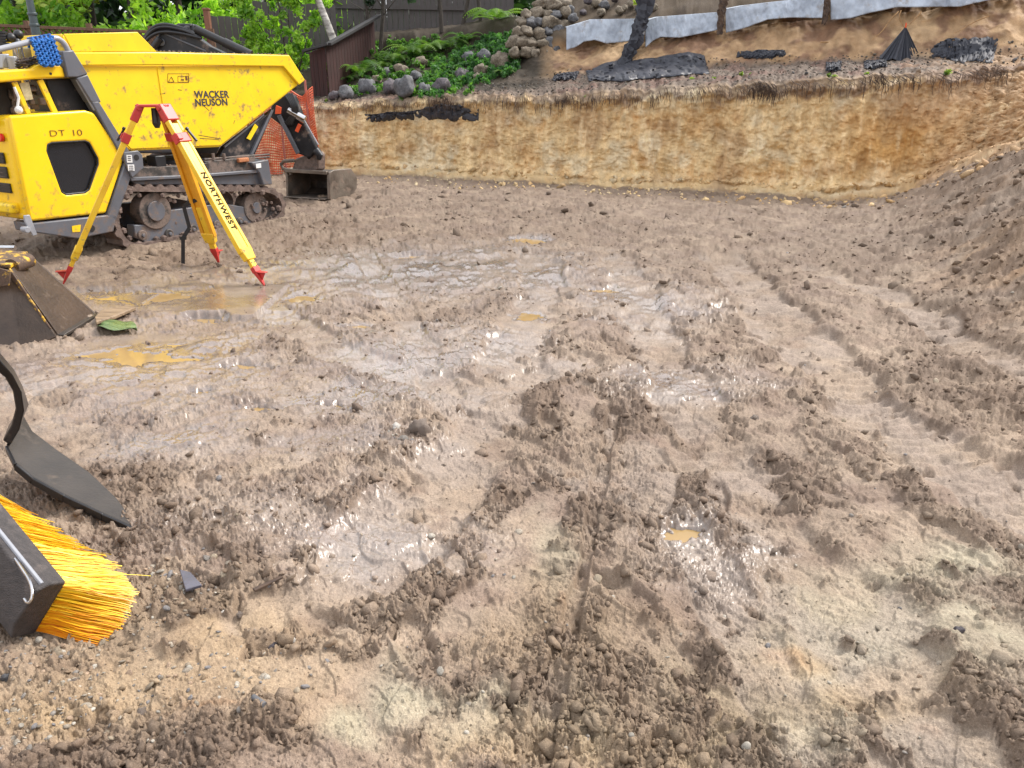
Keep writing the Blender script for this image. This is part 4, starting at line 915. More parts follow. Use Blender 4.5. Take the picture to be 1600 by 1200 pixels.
for i, Fp in enumerate((F1, F2, F3)):
    foot = Fp - O_; rad = Vector((foot.x, foot.y, 0)).normalized(); tan = rad.cross(Vector((0, 0, 1))).normalized()
    top = Vector((rad.x * .13, rad.y * .13, hz - .055)); d = (foot - top); Lg = d.length; d.normalize(); out = tan.cross(d).normalized(); out = out if out.dot(rad) > 0 else -out
    P = lambda s, w_=0, o=0: top + d * (Lg * s) + tan * w_ + out * o
    lg = MB(); Wt, Wb = .115, .150
    # two outer rails with a web between, widening a little towards the clamp
    for sg in (-1, 1): lg.bar(P(.05, sg * (Wt / 2 - .012)), P(.80, sg * (Wb / 2 - .022)), .026, .046, out, .036, .046)
    lg.bar(P(.07, 0, .008), P(.80, 0, .008), Wt - .05, .022, out, Wb - .08, .022)
    leg = lg.build('leg', M['legyellow'], tri, .004)
    if i == 2: leg.data.materials[0] = M['legshaded']; tag(leg, 'tripod leg turned away, its inner side coloured orange for shade')
    cl = MB(); cl.bar(P(.775), P(.845), .135, .062, out, .105, .056); cl.build('lower_collar', M['legyellow'], leg, .008)
    ex = MB(); ex.bar(P(.60), P(.905), .060, .034, out); ex.build('sliding_leg', M['legyellow'], leg, .004)
    for sg in (-1, 1):
        for s_ in (.862, .882): sc_ = MB(); sc_.tube([P(s_, sg * .016, .016), P(s_, sg * .016, .021)], .005, 8); sc_.build('screw', M['txtdark'], leg)
    hg = MB(); hg.bar(P(-.035), P(.055), .125, .060, out, .128, .066); hg.tube([P(-.02, -.07), P(-.02, .07)], .026, 14); hg.build('hinge', M['red'], leg, .008)
    bd = MB(); bd.bar(P(.125), P(.175), .138, .064, out, .14, .064); bd.bar(P(.135, .05, .03), P(.165, .05, .03), .05, .03, out); bd.build('clamp_band', M['red'], leg, .005)
    side_ = 1 if i != 0 else -1
    if tan.x < 0: side_ = -side_
    lv = MB(); lv.bar(P(.115, side_ * .072, .040), P(.185, side_ * .095, .050), .020, .018, out); lv.tube([P(.112, side_ * .070, .030), P(.112, side_ * .070, .055)], .014, 10); lv.build('clamp_lever', M['black'], leg, .005)
    ft = MB(); c0 = P(.885); ft.bar(P(.885), P(.915), .068, .042, out); 
    a0, a1 = P(.905), P(1.0)
    ft.add([a0 + tan * .032 + out * .020, a0 - tan * .032 + out * .020, a0 - tan * .032 - out * .020, a0 + tan * .032 - out * .020, a1 + tan * .008 + out * .004, a1 - tan * .008 + out * .004, a1 - tan * .008 - out * .004, a1 + tan * .008 - out * .004],
           [(0, 1, 2, 3), (4, 7, 6, 5), (0, 4, 5, 1), (1, 5, 6, 2), (2, 6, 7, 3), (3, 7, 4, 0)])
    # step spur: a flat ledge with a gusset
    lp_ = P(.915, 0, .018); ft.add([lp_ + tan * .03, lp_ - tan * .03, lp_ - tan * .022 + rad * .085, lp_ + tan * .022 + rad * .085, lp_ + tan * .03 - Vector((0, 0, .008)), lp_ - tan * .03 - Vector((0, 0, .008)), lp_ - tan * .022 + rad * .085 - Vector((0, 0, .008)), lp_ + tan * .022 + rad * .085 - Vector((0, 0, .008))],
                               [(0, 1, 2, 3), (4, 7, 6, 5), (0, 4, 5, 1), (1, 5, 6, 2), (2, 6, 7, 3), (3, 7, 4, 0)])
    ft.add([lp_ + tan * .004 + rad * .08, lp_ + tan * .004, P(.965, .004, .012), lp_ - tan * .004 + rad * .08, lp_ - tan * .004, P(.965, -.004, .012)], [(0, 1, 2), (5, 4, 3), (0, 3, 4, 1), (1, 4, 5, 2), (2, 5, 3, 0)])
    ft.build('foot', M['red'], leg, .003)
    if i == 1:
        q = P(.34, .012 if tan.x > 0 else -.012, .0265); xa = d; ya = out.cross(d); ya = ya if True else ya
        Rm = Matrix((xa, ya, out)).transposed()
        t_ = text_obj('lettering', 'NORTHWEST', .072, M['txtblack'], leg, q, Rm.to_euler(), sx=1.12, bold=.0018, space=1.14)
        t_.location = P(.345, 0, .0205) - ya * .025
    if i == 2:
        sp = MB(); a = P(.50, -.05, -.02); w0 = O_ * 0; pA = at_y(287, 322, 7.3) - O_; pB = at_y(296, 356, 7.3) - O_; pC = at_y(286, 372, 7.3) - O_; pD = at_y(286, 412, 7.3) - O_
        for m0, m1 in ((P(.55, 0, 0), pA), (pA, pB), (pB, pC), (pC, pD)): sp.bar(m0, m1, .035, .006, (0, 1, 0))
        sp.box(pC, (.06, .02, .03)); sp.build('carry_strap', M['black'], leg, .001)

# ------------------------------------------------------------ excavator behind the dumper
EXY = 12.2
def E(u, v, y=EXY): return at_y(u, v, y)
EO = Vector((-5.0, EXY + .6, 0))
ev_ = empty('excavator', EO); tag(ev_, 'black-armed excavator reaching over behind the yellow skip, bucket on the ground', 'excavator')
def e(u, v, y=EXY): return E(u, v, y) - EO
bm_ = MB()
def eprism(mb, uvs, y, t): 
    P = [e(u, v, y) for u, v in uvs]; n = len(P); V = [p + Vector((0, -t / 2, 0)) for p in P] + [p + Vector((0, t / 2, 0)) for p in P]
    mb.add(V, [tuple(range(n)), tuple(range(2 * n - 1, n - 1, -1))] + [(i, i + n, (i + 1) % n + n, (i + 1) % n) for i in range(n)])
eprism(bm_, [(240, 130), (243, 74), (254, 50), (270, 44), (282, 37), (306, 38), (308, 56), (330, 72), (380, 96), (440, 150), (420, 160), (360, 120), (300, 84), (270, 84), (262, 130)], EXY, .20)
bo = bm_.build('boom', M['dark'], ev_, .02)
hs = MB()
for k, (dy, dv) in enumerate(((-.13, 0), (-.15, 4), (-.12, 8), (-.16, 12))):
    P = [e(222, 80, EXY + dy), e(225, 60 + dv * .6, EXY + dy), e(238, 42 + dv, EXY + dy), e(256, 37 + dv, EXY + dy), e(280, 42 + dv * .8, EXY + dy), e(300, 50 + dv * .5, EXY + dy), e(315, 60, EXY + dy)]
    hs.tube(smooth_path([Vector(p) for p in P]), .022, 8)
hs.build('hose', M['black'], bo, smooth=True)
cyl = MB(); cyl.tube([e(306, 45, EXY - .14), e(352, 67, EXY - .14)], .055, 14); cyl.tube([e(350, 66, EXY - .14), e(392, 86, EXY - .14)], .065, 14); cyl.build('hydraulic_cylinder', M['black'], bo, smooth=True); cyl = MB(); cyl.tube([e(240, 74, EXY - .16), e(250, 60, EXY - .16)], .05, 12); cyl.build('hydraulic_cylinder', M['black'], bo, smooth=True)
pl = MB(); 
for k in (0, 1): pl.tube([e(252 + k * 40, 66 - k * 20, EXY - .12), e(252 + k * 40, 66 - k * 20, EXY + .12)], .05, 14)
for k in range(3): pl.tube([e(292 + k * 3, 45 - k * 3, EXY - .125), e(292 + k * 3, 45 - k * 3, EXY + .12)], .018, 8)
pl.bar(e(256, 52, EXY - .11), e(322, 80, EXY - .11), .02, .03, (0, 1, 0)); pl.build('pin', M['grey'], bo, .006)
sk_ = MB(); eprism(sk_, [(427, 158), (440, 140), (462, 150), (478, 192), (497, 232), (486, 246), (463, 238), (447, 200), (424, 182)], EXY, .16); sk_ = sk_.build('stick', M['dark'], ev_, .02)
c2_ = MB(); c2_.bar(e(436, 180, EXY - .12), e(466, 240, EXY - .12), .06, .06, (0, 1, 0)); c2_.build('stick_plate', M['grey'], sk_, .01)
c3_ = MB(); c3_.tube([e(450, 172, EXY - .16), e(471, 184, EXY - .16)], .045, 12); c3_.tube([e(465, 181, EXY - .17), e(476, 187, EXY - .17)], .058, 12); c3_.build('cylinder_end', M['chrome'], sk_, smooth=True)
c4_ = MB(); c4_.tube([e(474, 186, EXY - .15), e(497, 226, EXY - .15)], .012, 8); c4_.build('rod', M['rail'], sk_, smooth=True)
hs = MB(); random.seed(6)
for k in range(5): P = [e(444 + k * 3, 146, EXY - .14), e(452 + k * 3, 158 + k, EXY - .2), e(458 + k * 2, 172, EXY - .2), e(452 + k, 186 + 2 * k, EXY - .15), e(440 + 4 * k, 196, EXY - .12)]; hs.tube(smooth_path([Vector(p) for p in P]), .014, 7)
hs.build('hose', M['black'], sk_, smooth=True)
oc = MB(); oc.prism([(0, 0), (.08, 0), (.10, .09), (.03, .12)], -.02, .02); oco = oc.build('marker_tag', M['orange'], ev_, .004); oco.location = e(430, 178, EXY - .2)
oc = MB(); oc.box((0, 0, 0), (.05, .03, .12)); oco = oc.build('marker_tag', M['orange'], ev_, .004); oco.location = e(466, 200, EXY - .14); oco.rotation_euler = (0, R(30), 0)
# bucket with linkage
bk = MB(); bl = e(446, 305, EXY - .1); brr = e(533, 309, EXY - .1); wd = brr.x - bl.x; zt0 = e(455, 262, EXY - .05).z; zb0 = gz(-3.2, EXY) - .0
yb = bl.y
prof = [(0, zb0 + .01), (.50, zb0 + .02), (.62, zb0 + .10), (.64, zb0 + .22), (.56, zt0 - .05), (.40, zt0), (.02, zt0 - .03)]
for i in range(len(prof) - 1):
    (ya_, za_), (yb_, zb_) = prof[i], prof[i + 1]; bk.add([(bl.x, yb + ya_, za_), (bl.x + wd, yb + ya_, za_), (bl.x + wd, yb + yb_, zb_), (bl.x, yb + yb_, zb_), (bl.x, yb + ya_ + .001, za_ - .018), (bl.x + wd, yb + ya_ + .001, za_ - .018), (bl.x + wd, yb + yb_ + .018, zb_ + .001), (bl.x, yb + yb_ + .018, zb_ + .001)],
        [(0, 1, 2, 3), (7, 6, 5, 4), (0, 4, 5, 1), (1, 5, 6, 2), (2, 6, 7, 3), (3, 7, 4, 0)])
bucket = bk.build('bucket', M['bucketin'], ev_)
for sg, xx in ((0, bl.x), (1, bl.x + wd)):
    s_ = MB(); pr = [(-.02, zb0), (.10, zb0 - .02), (.52, zb0 + .01), (.68, zb0 + .12), (.70, zb0 + .30), (.55, zt0 + .02), (.15, zt0 + .03), (.02, zt0)]
    V = [(xx - .02, yb + a, b) for a, b in pr] + [(xx + .025, yb + a, b) for a, b in pr]; n = len(pr)
    if sg: V = [(x + (.13 if a_ > .4 else .05) * (1 if i_ >= n else .7), y, z) for i_, ((x, y, z), a_) in enumerate(zip(V, [a for a, b in pr] * 2))]
    s_.add(V, [tuple(range(n)), tuple(range(2 * n - 1, n - 1, -1))] + [(i, i + n, (i + 1) % n + n, (i + 1) % n) for i in range(n)]); so2 = s_.build('bucket_side', M['bucketsteel'], bucket, .008)
tb = MB(); tb.bar((bl.x - .02, yb + .02, zt0), (bl.x + wd + .03, yb + .02, zt0 - .01), .07, .06, (0, 0, 1)); tb.bar((bl.x, yb - .03, zb0 + .005), (bl.x + wd, yb - .03, zb0 + .005), .12, .022, (0, 0, 1)); tb.build('cutting_edge', M['bucketsteel'], bucket, .008)
ypt = MB(); P = [e(526, 276, yb - .03), e(531, 275, yb - .03), e(533, 290, yb - .03), e(527, 296, yb - .03)]
lk = MB(); eprism(lk, [(455, 258), (462, 240), (480, 234), (497, 228), (506, 226), (512, 232), (511, 258), (500, 264), (470, 264)], EXY + .1, .22); lko = lk.build('quick_hitch', M['mudcake'], bucket, .02)
l2 = MB(); l2.tube([e(488, 238, EXY), e(498, 227, EXY), e(508, 226, EXY), e(513, 233, EXY), e(511, 240, EXY)], [.04, .06, .07, .06, .04], 10); l2.build('link', M['dark'], lko, smooth=True)
l3 = MB(); l3.tube([e(452, 270, EXY - .05), e(448, 262, EXY - .05), e(434, 260, EXY - .05), e(430, 252, EXY - .05), e(436, 246, EXY - .05), e(458, 244, EXY - .02)], .032, 8); l3.build('lifting_hook', M['bucketsteel'], bucket, smooth=True)
cB2 = Vector(((bl.x + wd / 2), yb + .3, 0)); Rz = Matrix.Rotation(R(-24), 3, 'Z'); bucket.rotation_euler = (0, 0, R(-24)); bucket.scale = (.88,) * 3; bucket.location = cB2 - Rz @ (cB2 * .88)
# body and tracks, low behind the dumper
tb = MB(); tb.box((-.6, .8, .95), (1.5, 1.3, .7)); tb.box((-.9, .8, 1.35), (.8, 1.1, .3)); tb.build('upper_body', M['grey'], ev_, .06, 3)
for y_ in (.2, 1.4):
    tt = MB(); tt.prism([(-1.5, .12), (-1.3, 0), (.3, 0), (.5, .12), (.5, .4), (.3, .52), (-1.3, .52), (-1.5, .4)], y_ - .15, y_ + .15); tt.build('crawler_track', M['mudcake'], ev_, .05, 3)
ar = MB(); ar.bar((-.1, .1, .9), e(250, 130), .2, .3, (0, 1, 0)); ar.build('boom_foot', M['dark'], bo, .02)

# ------------------------------------------------------------ near left: worn bucket, steel scoop, broom
# worn bucket: lip on the mud, bottom plate rising to the left, cheek plate towards us
l0 = at_z(93, 525, .02); l1 = at_z(149, 492, .03); t0 = at_y(18, 420, 5.1); t1 = at_y(45, 399, 5.55)
g0 = at_z(32, 545, .0); g1 = at_z(-40, 541, .0)
wb = empty('worn_bucket', (l0.x, l0.y, 0)); tag(wb, 'mud brown digging bucket with flaking yellow paint edge lying at the left border', 'bucket')
Q = lambda p: Vector(p) - Vector((l0.x, l0.y, 0))
def slab(mb, corners, n, t):
    k = len(corners); n = Vector(n).normalized() * t; V = [Vector(c) for c in corners] + [Vector(c) + n for c in corners]
    mb.add(V, [tuple(range(k)), tuple(range(2 * k - 1, k - 1, -1))] + [(i, i + k, (i + 1) % k + k, (i + 1) % k) for i in range(k)]); return mb
pb = MB(); nn = (t0 - l0).cross(l1 - l0).normalized(); nn = nn if nn.x < 0 else -nn
slab(pb, [Q(l0), Q(l1), Q(t1), Q(t0)], nn, .022); pbo = pb.build('bottom_plate', M['bucketbrown'], wb, .004)
tl = at_y(-90, 425, 5.15)
cp = MB(); mid = at_y(5, 418, 5.08); nn2 = Vector((.1, 1, 0)); slab(cp, [Q(l0) + Vector((-.015, -.012, 0)), Q(g0) + Vector((0, 0, -.02)), Q(g1) + Vector((0, 0, -.02)), Q(tl), Q(t0) + Vector((-.015, -.012, 0))], nn2, .022); cp.build('cheek_plate', M['bucketbrown'], wb, .004)
ye = MB(); a, b = Q(t0), Q(l0) ; ye.bar(a + Vector((-.01, -.02, .0)), b.lerp(a, .12) + Vector((-.01, -.02, 0)), .034, .018, (0, 1, 0), .010, .012); ye.build('painted_edge', M['wornyellow'], wb, .004)
bp_ = MB(); slab(bp_, [Q(t0), Q(t1), Q(t1) + Vector((-.5, .05, .02)), Q(t0) + Vector((-.5, .02, .02))], (0, 0, 1), .03); bp_.build('back_plate', M['wornyellow'], wb, .008)
yc = MB(); cB = Q(at_y(28, 408, 5.25)); yc.tube([cB + Vector((.0, -.08, -.02)), cB + Vector((0, .12, -.02))], .05, 18); yc.build('pin_boss', M['wornyellow'], wb, smooth=True)
ys_ = MB(); slab(ys_, [Q(at_y(-40, 408, 4.99)), Q(at_y(16, 424, 4.99)), Q(at_y(14, 446, 4.97)), Q(at_y(-40, 452, 4.97))], (.1, 1, 0), .012); ys_.build('painted_patch', M['wornyellow'], wb, .003)
le_ = MB(); le_.bar(Q(l0) + Vector((.004, 0, .0)), Q(l1) + Vector((.004, 0, 0)), .055, .022, (0, 0, 1)); le_.build('lip', M['blade'], wb, .004)
bx2 = MB(); slab(bx2, [Q(l1), Q(t1), Q(t1) + Vector((-.6, .02, 0)), Q(l1) + Vector((-.9, .02, 0))], (0, 1, 0), .02); bx2.build('far_cheek', M['bucketbrown'], wb)
# grey pipe end
p = MB(); a, b = at_y(-60, 386, 5.9), at_y(24, 387, 5.9); p.tube([(0, 0, 0), b - a], .018, 12); po = p.build('metal_bar', M['chrome'], None, smooth=True); po.location = a; tag(po, 'bare metal bar poking in at the left border above the worn bucket', 'bar')
# board and leaf
def flat_thing(name, uvs, z0, t, m, lab, cat, tilt=0):
    P = [at_z(u, v, z0) for u, v in uvs]; c = sum(P, Vector()) / len(P); g = max(gz(p.x, p.y) for p in P)
    mb = MB(); slab(mb, [Vector((p.x - c.x, p.y - c.y, tilt * (p.x - c.x))) for p in P], (0, 0, 1), t); o = mb.build(name, m, None, t * .25); o.location = (c.x, c.y, g + .004); tag(o, lab, cat); return o
flat_thing('wood_scrap', [(148, 497), (158, 487), (200, 477), (212, 480), (180, 494), (150, 504)], .05, .028, M['woodscrap'], 'wet brown board scrap sticking out from the lip of the worn bucket', 'board', -.05)
lf = MB(); cpt = at_z(183, 514); n = 9; V = []; Fc = []
for i in range(n):
    s = i / (n - 1); w_ = .10 * math.sin(math.pi * min(1, s * 1.0) ** .8) ** .7 + .002
    for j, k in enumerate((-1, 0, 1)): V.append((-.14 + .30 * s, k * w_, .03 + .02 * abs(k) - .05 * (s - .3) ** 2 + .012 * math.sin(s * 9 + k)))
for i in range(n - 1):
    for j in range(2): Fc.append((i * 3 + j, i * 3 + j + 1, (i + 1) * 3 + j + 1, (i + 1) * 3 + j))
lf.add(V, Fc); lm = simple('wet_green_leaf', (.17, .24, .10), .18, 0, (.05, .10, .03), 5, .5, 30, stretch=(1, 9, 1)); lo = lf.build('fallen_leaf', lm, None, smooth=True)
lo.location = (cpt.x, cpt.y, gz(cpt.x, cpt.y) + .0); lo.rotation_euler = (0, 0, R(-12)); tag(lo, 'broad wet green leaf on the mud beside the worn bucket', 'leaf')
md = lo.modifiers.new('s', 'SOLIDIFY'); md.thickness = .003
# steel scoop: curved dark neck running into a flat blade, tip on the ground
so3 = empty('steel_scoop', (0, 0, 0)); P2_ = at_z(206, 822, .015); so3.location = (P2_.x, P2_.y, 0)
tag(so3, 'flat worn steel blade with curved black neck, reaching in above the broom', 'scoop')
S = lambda p: Vector(p) - Vector((P2_.x, P2_.y, 0))
nearl = [at_z(206, 822, .015), at_z(160, 801, .05), at_z(100, 772, .10), at_z(50, 744, .15), at_z(24, 722, .20), at_z(10, 694, .24)]
farl = [at_z(209, 815, .02), at_z(182, 778, .05), at_z(140, 738, .10), at_z(88, 702, .15), at_z(50, 673, .20), at_z(36, 648, .25)]
V, Fc = [], []
for a, b in zip(nearl, farl):
    a, b = S(a), S(b); V += [a, b, b + Vector((0, 0, -.028)), a + Vector((0, 0, -.028))]
n = len(nearl); V[2] += Vector((0, 0, .02)); V[3] += Vector((0, 0, .02))
for i in range(n - 1):
    for j in range(4): Fc.append((i * 4 + j, i * 4 + (j + 1) % 4, (i + 1) * 4 + (j + 1) % 4, (i + 1) * 4 + j))
Fc += [(0, 1, 2, 3), tuple(n * 4 - 4 + k for k in (3, 2, 1, 0))]
bl_ = MB(); bl_.add(V, Fc); blo = bl_.build('blade', M['blade'], so3, .002, smooth=True)
ed = MB(); pts = [S(a) + Vector((.0, -.004, -.018)) for a in nearl]; 
for a, b in zip(pts[:-1], pts[1:]): ed.bar(a, b, .012, .034, (0, 0, 1))
ed.build('blade_edge', M['bladedark'], so3, .003)  # side face darker than the blade: its shade is put into the colour
nk = MB(); zq = [(10, 692, .24), (24, 668, .29), (31, 640, .34), (27, 612, .39), (14, 588, .43), (-8, 566, .47), (-60, 540, .5)]
pts = [S(at_y(u, v, nearl[-1].y + .0 - .02 * k)) for k, (u, v, z_) in enumerate(zq)]
pts2 = [S(at_y(u + (8 if k < 3 else 2), v - (22 if k < 2 else 10), farl[-1].y + .0)) for k, (u, v, z_) in enumerate(zq)]
V, Fc = [], []
for k, (a, b) in enumerate(zip(pts, pts2)):
    d = (pts[min(k + 1, len(pts) - 1)] - pts[max(0, k - 1)]).normalized(); nn = Vector((-d.z, 0, d.x)); th_ = .035 if k < 5 else .05
    V += [a + nn * th_ / 2, b + nn * th_ / 2, b - nn * th_ / 2, a - nn * th_ / 2]
for i in range(len(pts) - 1):
    for j in range(4): Fc.append((i * 4 + j, i * 4 + (j + 1) % 4, (i + 1) * 4 + (j + 1) % 4, (i + 1) * 4 + j))
Fc += [(0, 1, 2, 3), tuple(len(pts) * 4 - 4 + k for k in (3, 2, 1, 0))]
nk.add(V, Fc); nk.build('neck', M['bladedark'], so3, .006, smooth=True)

# broom on its side
bc = at_z(104, 909, .19); bd_ = at_z(55, 990, .02)
bm0 = empty('push_broom', (bc.x, bc.y, 0)); tag(bm0, 'push broom with bright yellow bristles and dark wooden block, lying on its side', 'broom')
Bq = lambda p: Vector(p) - Vector((bc.x, bc.y, 0))
ax_ = Bq(at_z(0, 835, .19)).normalized(); wdv = Bq(bd_) - Bq(bc); wl_ = wdv.length; wdv.normalize()
nrm_ = ax_.cross(wdv).normalized(); nrm_ = nrm_ if nrm_.x < 0 else -nrm_      # away from the bristles
Lb = .75; T_ = .075
blk = MB(); c0, d0 = Bq(bc), Bq(bd_)
end = [c0, d0, d0 + nrm_ * T_ - wdv * .0, d0 + nrm_ * (T_ + .02) - wdv * .06, c0 + nrm_ * (T_ + .012) + wdv * .02, c0 + nrm_ * T_ * .75]
n = len(end); V = end + [p + ax_ * Lb for p in end]
blk.add(V, [tuple(range(n))[::-1], tuple(range(n, 2 * n))] + [(i, (i + 1) % n, (i + 1) % n + n, i + n) for i in range(n)]); blo = blk.build('block', M['broomwood'], bm0, .006, 3)
wr = MB(); s0_ = at_z(0, 838, .26); P = [Bq(at_z(-30, 800, .27)), Bq(at_z(2, 842, .27)), Bq(at_z(34, 888, .26)), Bq(at_z(47, 908, .255)), Bq(at_z(51, 925, .24)), Bq(at_z(49, 938, .22)), Bq(at_z(43, 943, .21)), Bq(at_z(38, 936, .21))]
wr.tube(smooth_path([p for p in P]), .0042, 8); wr.build('wire_brace', M['chrome'], bm0, smooth=True)
sk3 = MB(); sk3.bar(c0 + nrm_ * (T_ * .9) + wdv * .012 + ax_ * .015, c0 + nrm_ * (T_ * .9) + wdv * .012 + ax_ * .45, .018, .012, nrm_); sk3.build('batten', M['rail'], bm0, .003)
hn = MB(); cc_ = c0 + ax_ * (Lb * .5) + wdv * wl_ * .5 + nrm_ * T_; hn.tube([cc_, cc_ + (nrm_ + Vector((0, 0, .35))).normalized() * 1.3], .014, 12); hn.build('handle', M['woodscrap'], bm0, smooth=True)
# bristles
tipT = [Bq(at_z(216, 930, .09)), Bq(at_z(190, 885, .12)), Bq(at_z(143, 862, .13)), Bq(at_z(100, 830, .15)), Bq(at_z(52, 806, .16)), Bq(at_z(5, 800, .17)), Bq(at_z(-60, 790, .18))]
tipB = [Bq(at_z(172, 1012, .008)), Bq(at_z(150, 975, .01)), Bq(at_z(105, 945, .012)), Bq(at_z(60, 900, .012)), Bq(at_z(20, 870, .012)), Bq(at_z(-30, 850, .012)), Bq(at_z(-90, 840, .012))]
def li(P, s): s = s * (len(P) - 1); i = min(int(s), len(P) - 2); return P[i].lerp(P[i + 1], s - i)
random.seed(12); V = []; Fc = []; var = []
def bristle(b, tt, r_, va):
    d = (tt - b); ln = d.length; u = d.orthogonal().normalized(); w_ = d.normalized().cross(u); ph_ = random.random() * 6.28; am = random.uniform(.001, .0045) ; sag = random.uniform(0, .012); k0 = len(V); ns = 7
    for i in range(ns):
        s = i / (ns - 1); p = b + d * s + (u * math.cos(ph_) + w_ * math.sin(ph_)) * am * math.sin(s * 9 + ph_) - Vector((0, 0, sag * s * s))
        for k in range(3): a = 2.094 * k; V.append(p + (u * math.cos(a) + w_ * math.sin(a)) * r_ * (1 - .35 * s)); var.append(va)
        if i: 
            for k in range(3): Fc.append((k0 + (i - 1) * 3 + k, k0 + (i - 1) * 3 + (k + 1) % 3, k0 + i * 3 + (k + 1) % 3, k0 + i * 3 + k))
for k in range(5600):
    s = random.random() ** 1.15; w_ = random.random() ** .8
    b = c0 + ax_ * (Lb * .98 * s) + wdv * wl_ * (.05 + .92 * w_); 
    s2 = min(.999, max(0, s * 1.02 + random.gauss(0, .012))); tt = li(tipT, s2).lerp(li(tipB, s2), min(1, max(0, w_ + random.gauss(0, .03)))); tt = b + (tt - b) * random.uniform(.95, 1.01) + Vector((random.gauss(0, .004), random.gauss(0, .004), random.gauss(0, .004)))
    if w_ < .12: tt = tt + Vector((0, 0, random.random() * .02))
    bristle(b, tt, random.uniform(.0014, .0021), min(1, max(0, .75 - .55 * w_ + random.gauss(0, .16))))  # lower rows go darker orange: shade under the bristles put into the colour
for k in range(4):
    s = random.random() * .5; b = c0 + ax_ * (Lb * s) + wdv * wl_ * .1; tt = b + (li(tipT, s) - b) * 1.12 + Vector((random.uniform(-.03, .03), random.uniform(0, .05), random.uniform(0, .02))); bristle(b, tt, .0014, .9)
br_ = MB(); br_.v = [tuple(v) for v in V]; br_.f = Fc
def bristle_mat():
    m, t, b = mat('bristle_plastic'); a = N(t, 'ShaderNodeAttribute', attribute_name='var'); r = ramp(t, a.outputs['Fac'], [(0, (.55, .13, .01)), (.4, (.78, .33, .01)), (.75, (.88, .58, .02)), (1, (.92, .74, .12))]); t.links.new(r.outputs[0], b.inputs['Base Color']); b.inputs['Roughness'].default_value = .35
    b.inputs['Subsurface Weight'].default_value = 0; return m
bo2 = br_.build('bristles', bristle_mat(), bm0, smooth=True)
a_ = bo2.data.attributes.new('var', 'FLOAT', 'POINT'); a_.data.foreach_set('value', var)
# plate fixing scraps on the mud
flat_thing('slate_chip', [(282, 898), (300, 905), (318, 928), (292, 934)], .02, .012, simple('wet_slate', (.10, .095, .12), .25, 0, None, 12, .4, 40), 'thin dark angular slate chip on the mud right of the broom', 'stone chip', .12)
flat_thing('stick', [(396, 930), (440, 911), (444, 913), (400, 934)], .02, .008, M['darkroot'], 'short dark stick lying on the brown mud in the foreground', 'stick', .04)
tb = MB(); a = at_z(400, 1118, .015); tb.tube([(0, 0, .006), (.04, -.03, .006)], .008, 10); tbo = tb.build('pale_peg', M['rock'], None, smooth=True); tbo.location = (a.x, a.y, gz(a.x, a.y) + .004); tag(tbo, 'small pale grey peg lying in the sandy foreground soil', 'peg')

# ------------------------------------------------------------ the top of the bank: garden, fences, trees, sheets
def leaf_mesh(name, C, Rr, n, size, m, parent=None, droop=0, shell=.55, seed=1, asp=.5):
    """n leaf-sized blades spread in clumps through blobs C (centres) with radii Rr"""
    r = np.random.default_rng(seed); C = np.array(C, float); Rr = np.array(Rr, float)
    if Rr.ndim == 1: Rr = np.repeat(Rr[:, None], 3, 1)
    vol = Rr.prod(1) ** .7; k = r.choice(len(C), n, p=vol / vol.sum())
    ncl = max(6, n // 60); ck_ = r.choice(len(C), ncl, p=vol / vol.sum()); d = r.normal(size=(ncl, 3)); d /= np.linalg.norm(d, axis=1)[:, None]
    cl = C[ck_] + d * Rr[ck_] * (r.random((ncl, 1)) ** shell)
    q = r.integers(0, ncl, n); P = cl[q] + r.normal(size=(n, 3)) * Rr.mean() * .13
    P[:, 2] -= droop * r.random(n)
    a = r.normal(size=(n, 3)); a[:, 2] -= droop * 2; a /= np.linalg.norm(a, axis=1)[:, None]; b = np.cross(a, r.normal(size=(n, 3))); b /= np.linalg.norm(b, axis=1)[:, None]
    s = size * r.uniform(.5, 1.2, (n, 1)); nrm = np.cross(a, b)
    V = np.stack([P - a * s, P + b * s * asp + nrm * s * .12, P + a * s, P - b * s * asp + nrm * s * .12], 1).reshape(-1, 3)
    F_ = np.arange(n * 4).reshape(-1, 4); me = np_mesh(name, V, F_, 4); me.polygons.foreach_set('use_smooth', np.zeros(n, bool)); me.materials.append(m)
    va = np.clip(.5 + .28 * r.normal(size=ncl)[q] + .16 * r.normal(size=n), 0, 1); at = me.attributes.new('var', 'FLOAT', 'POINT'); at.data.foreach_set('value', np.repeat(va, 4).astype(np.float32))
    o = bpy.data.objects.new(name, me); COL.objects.link(o)
    if parent: o.parent = parent
    return o
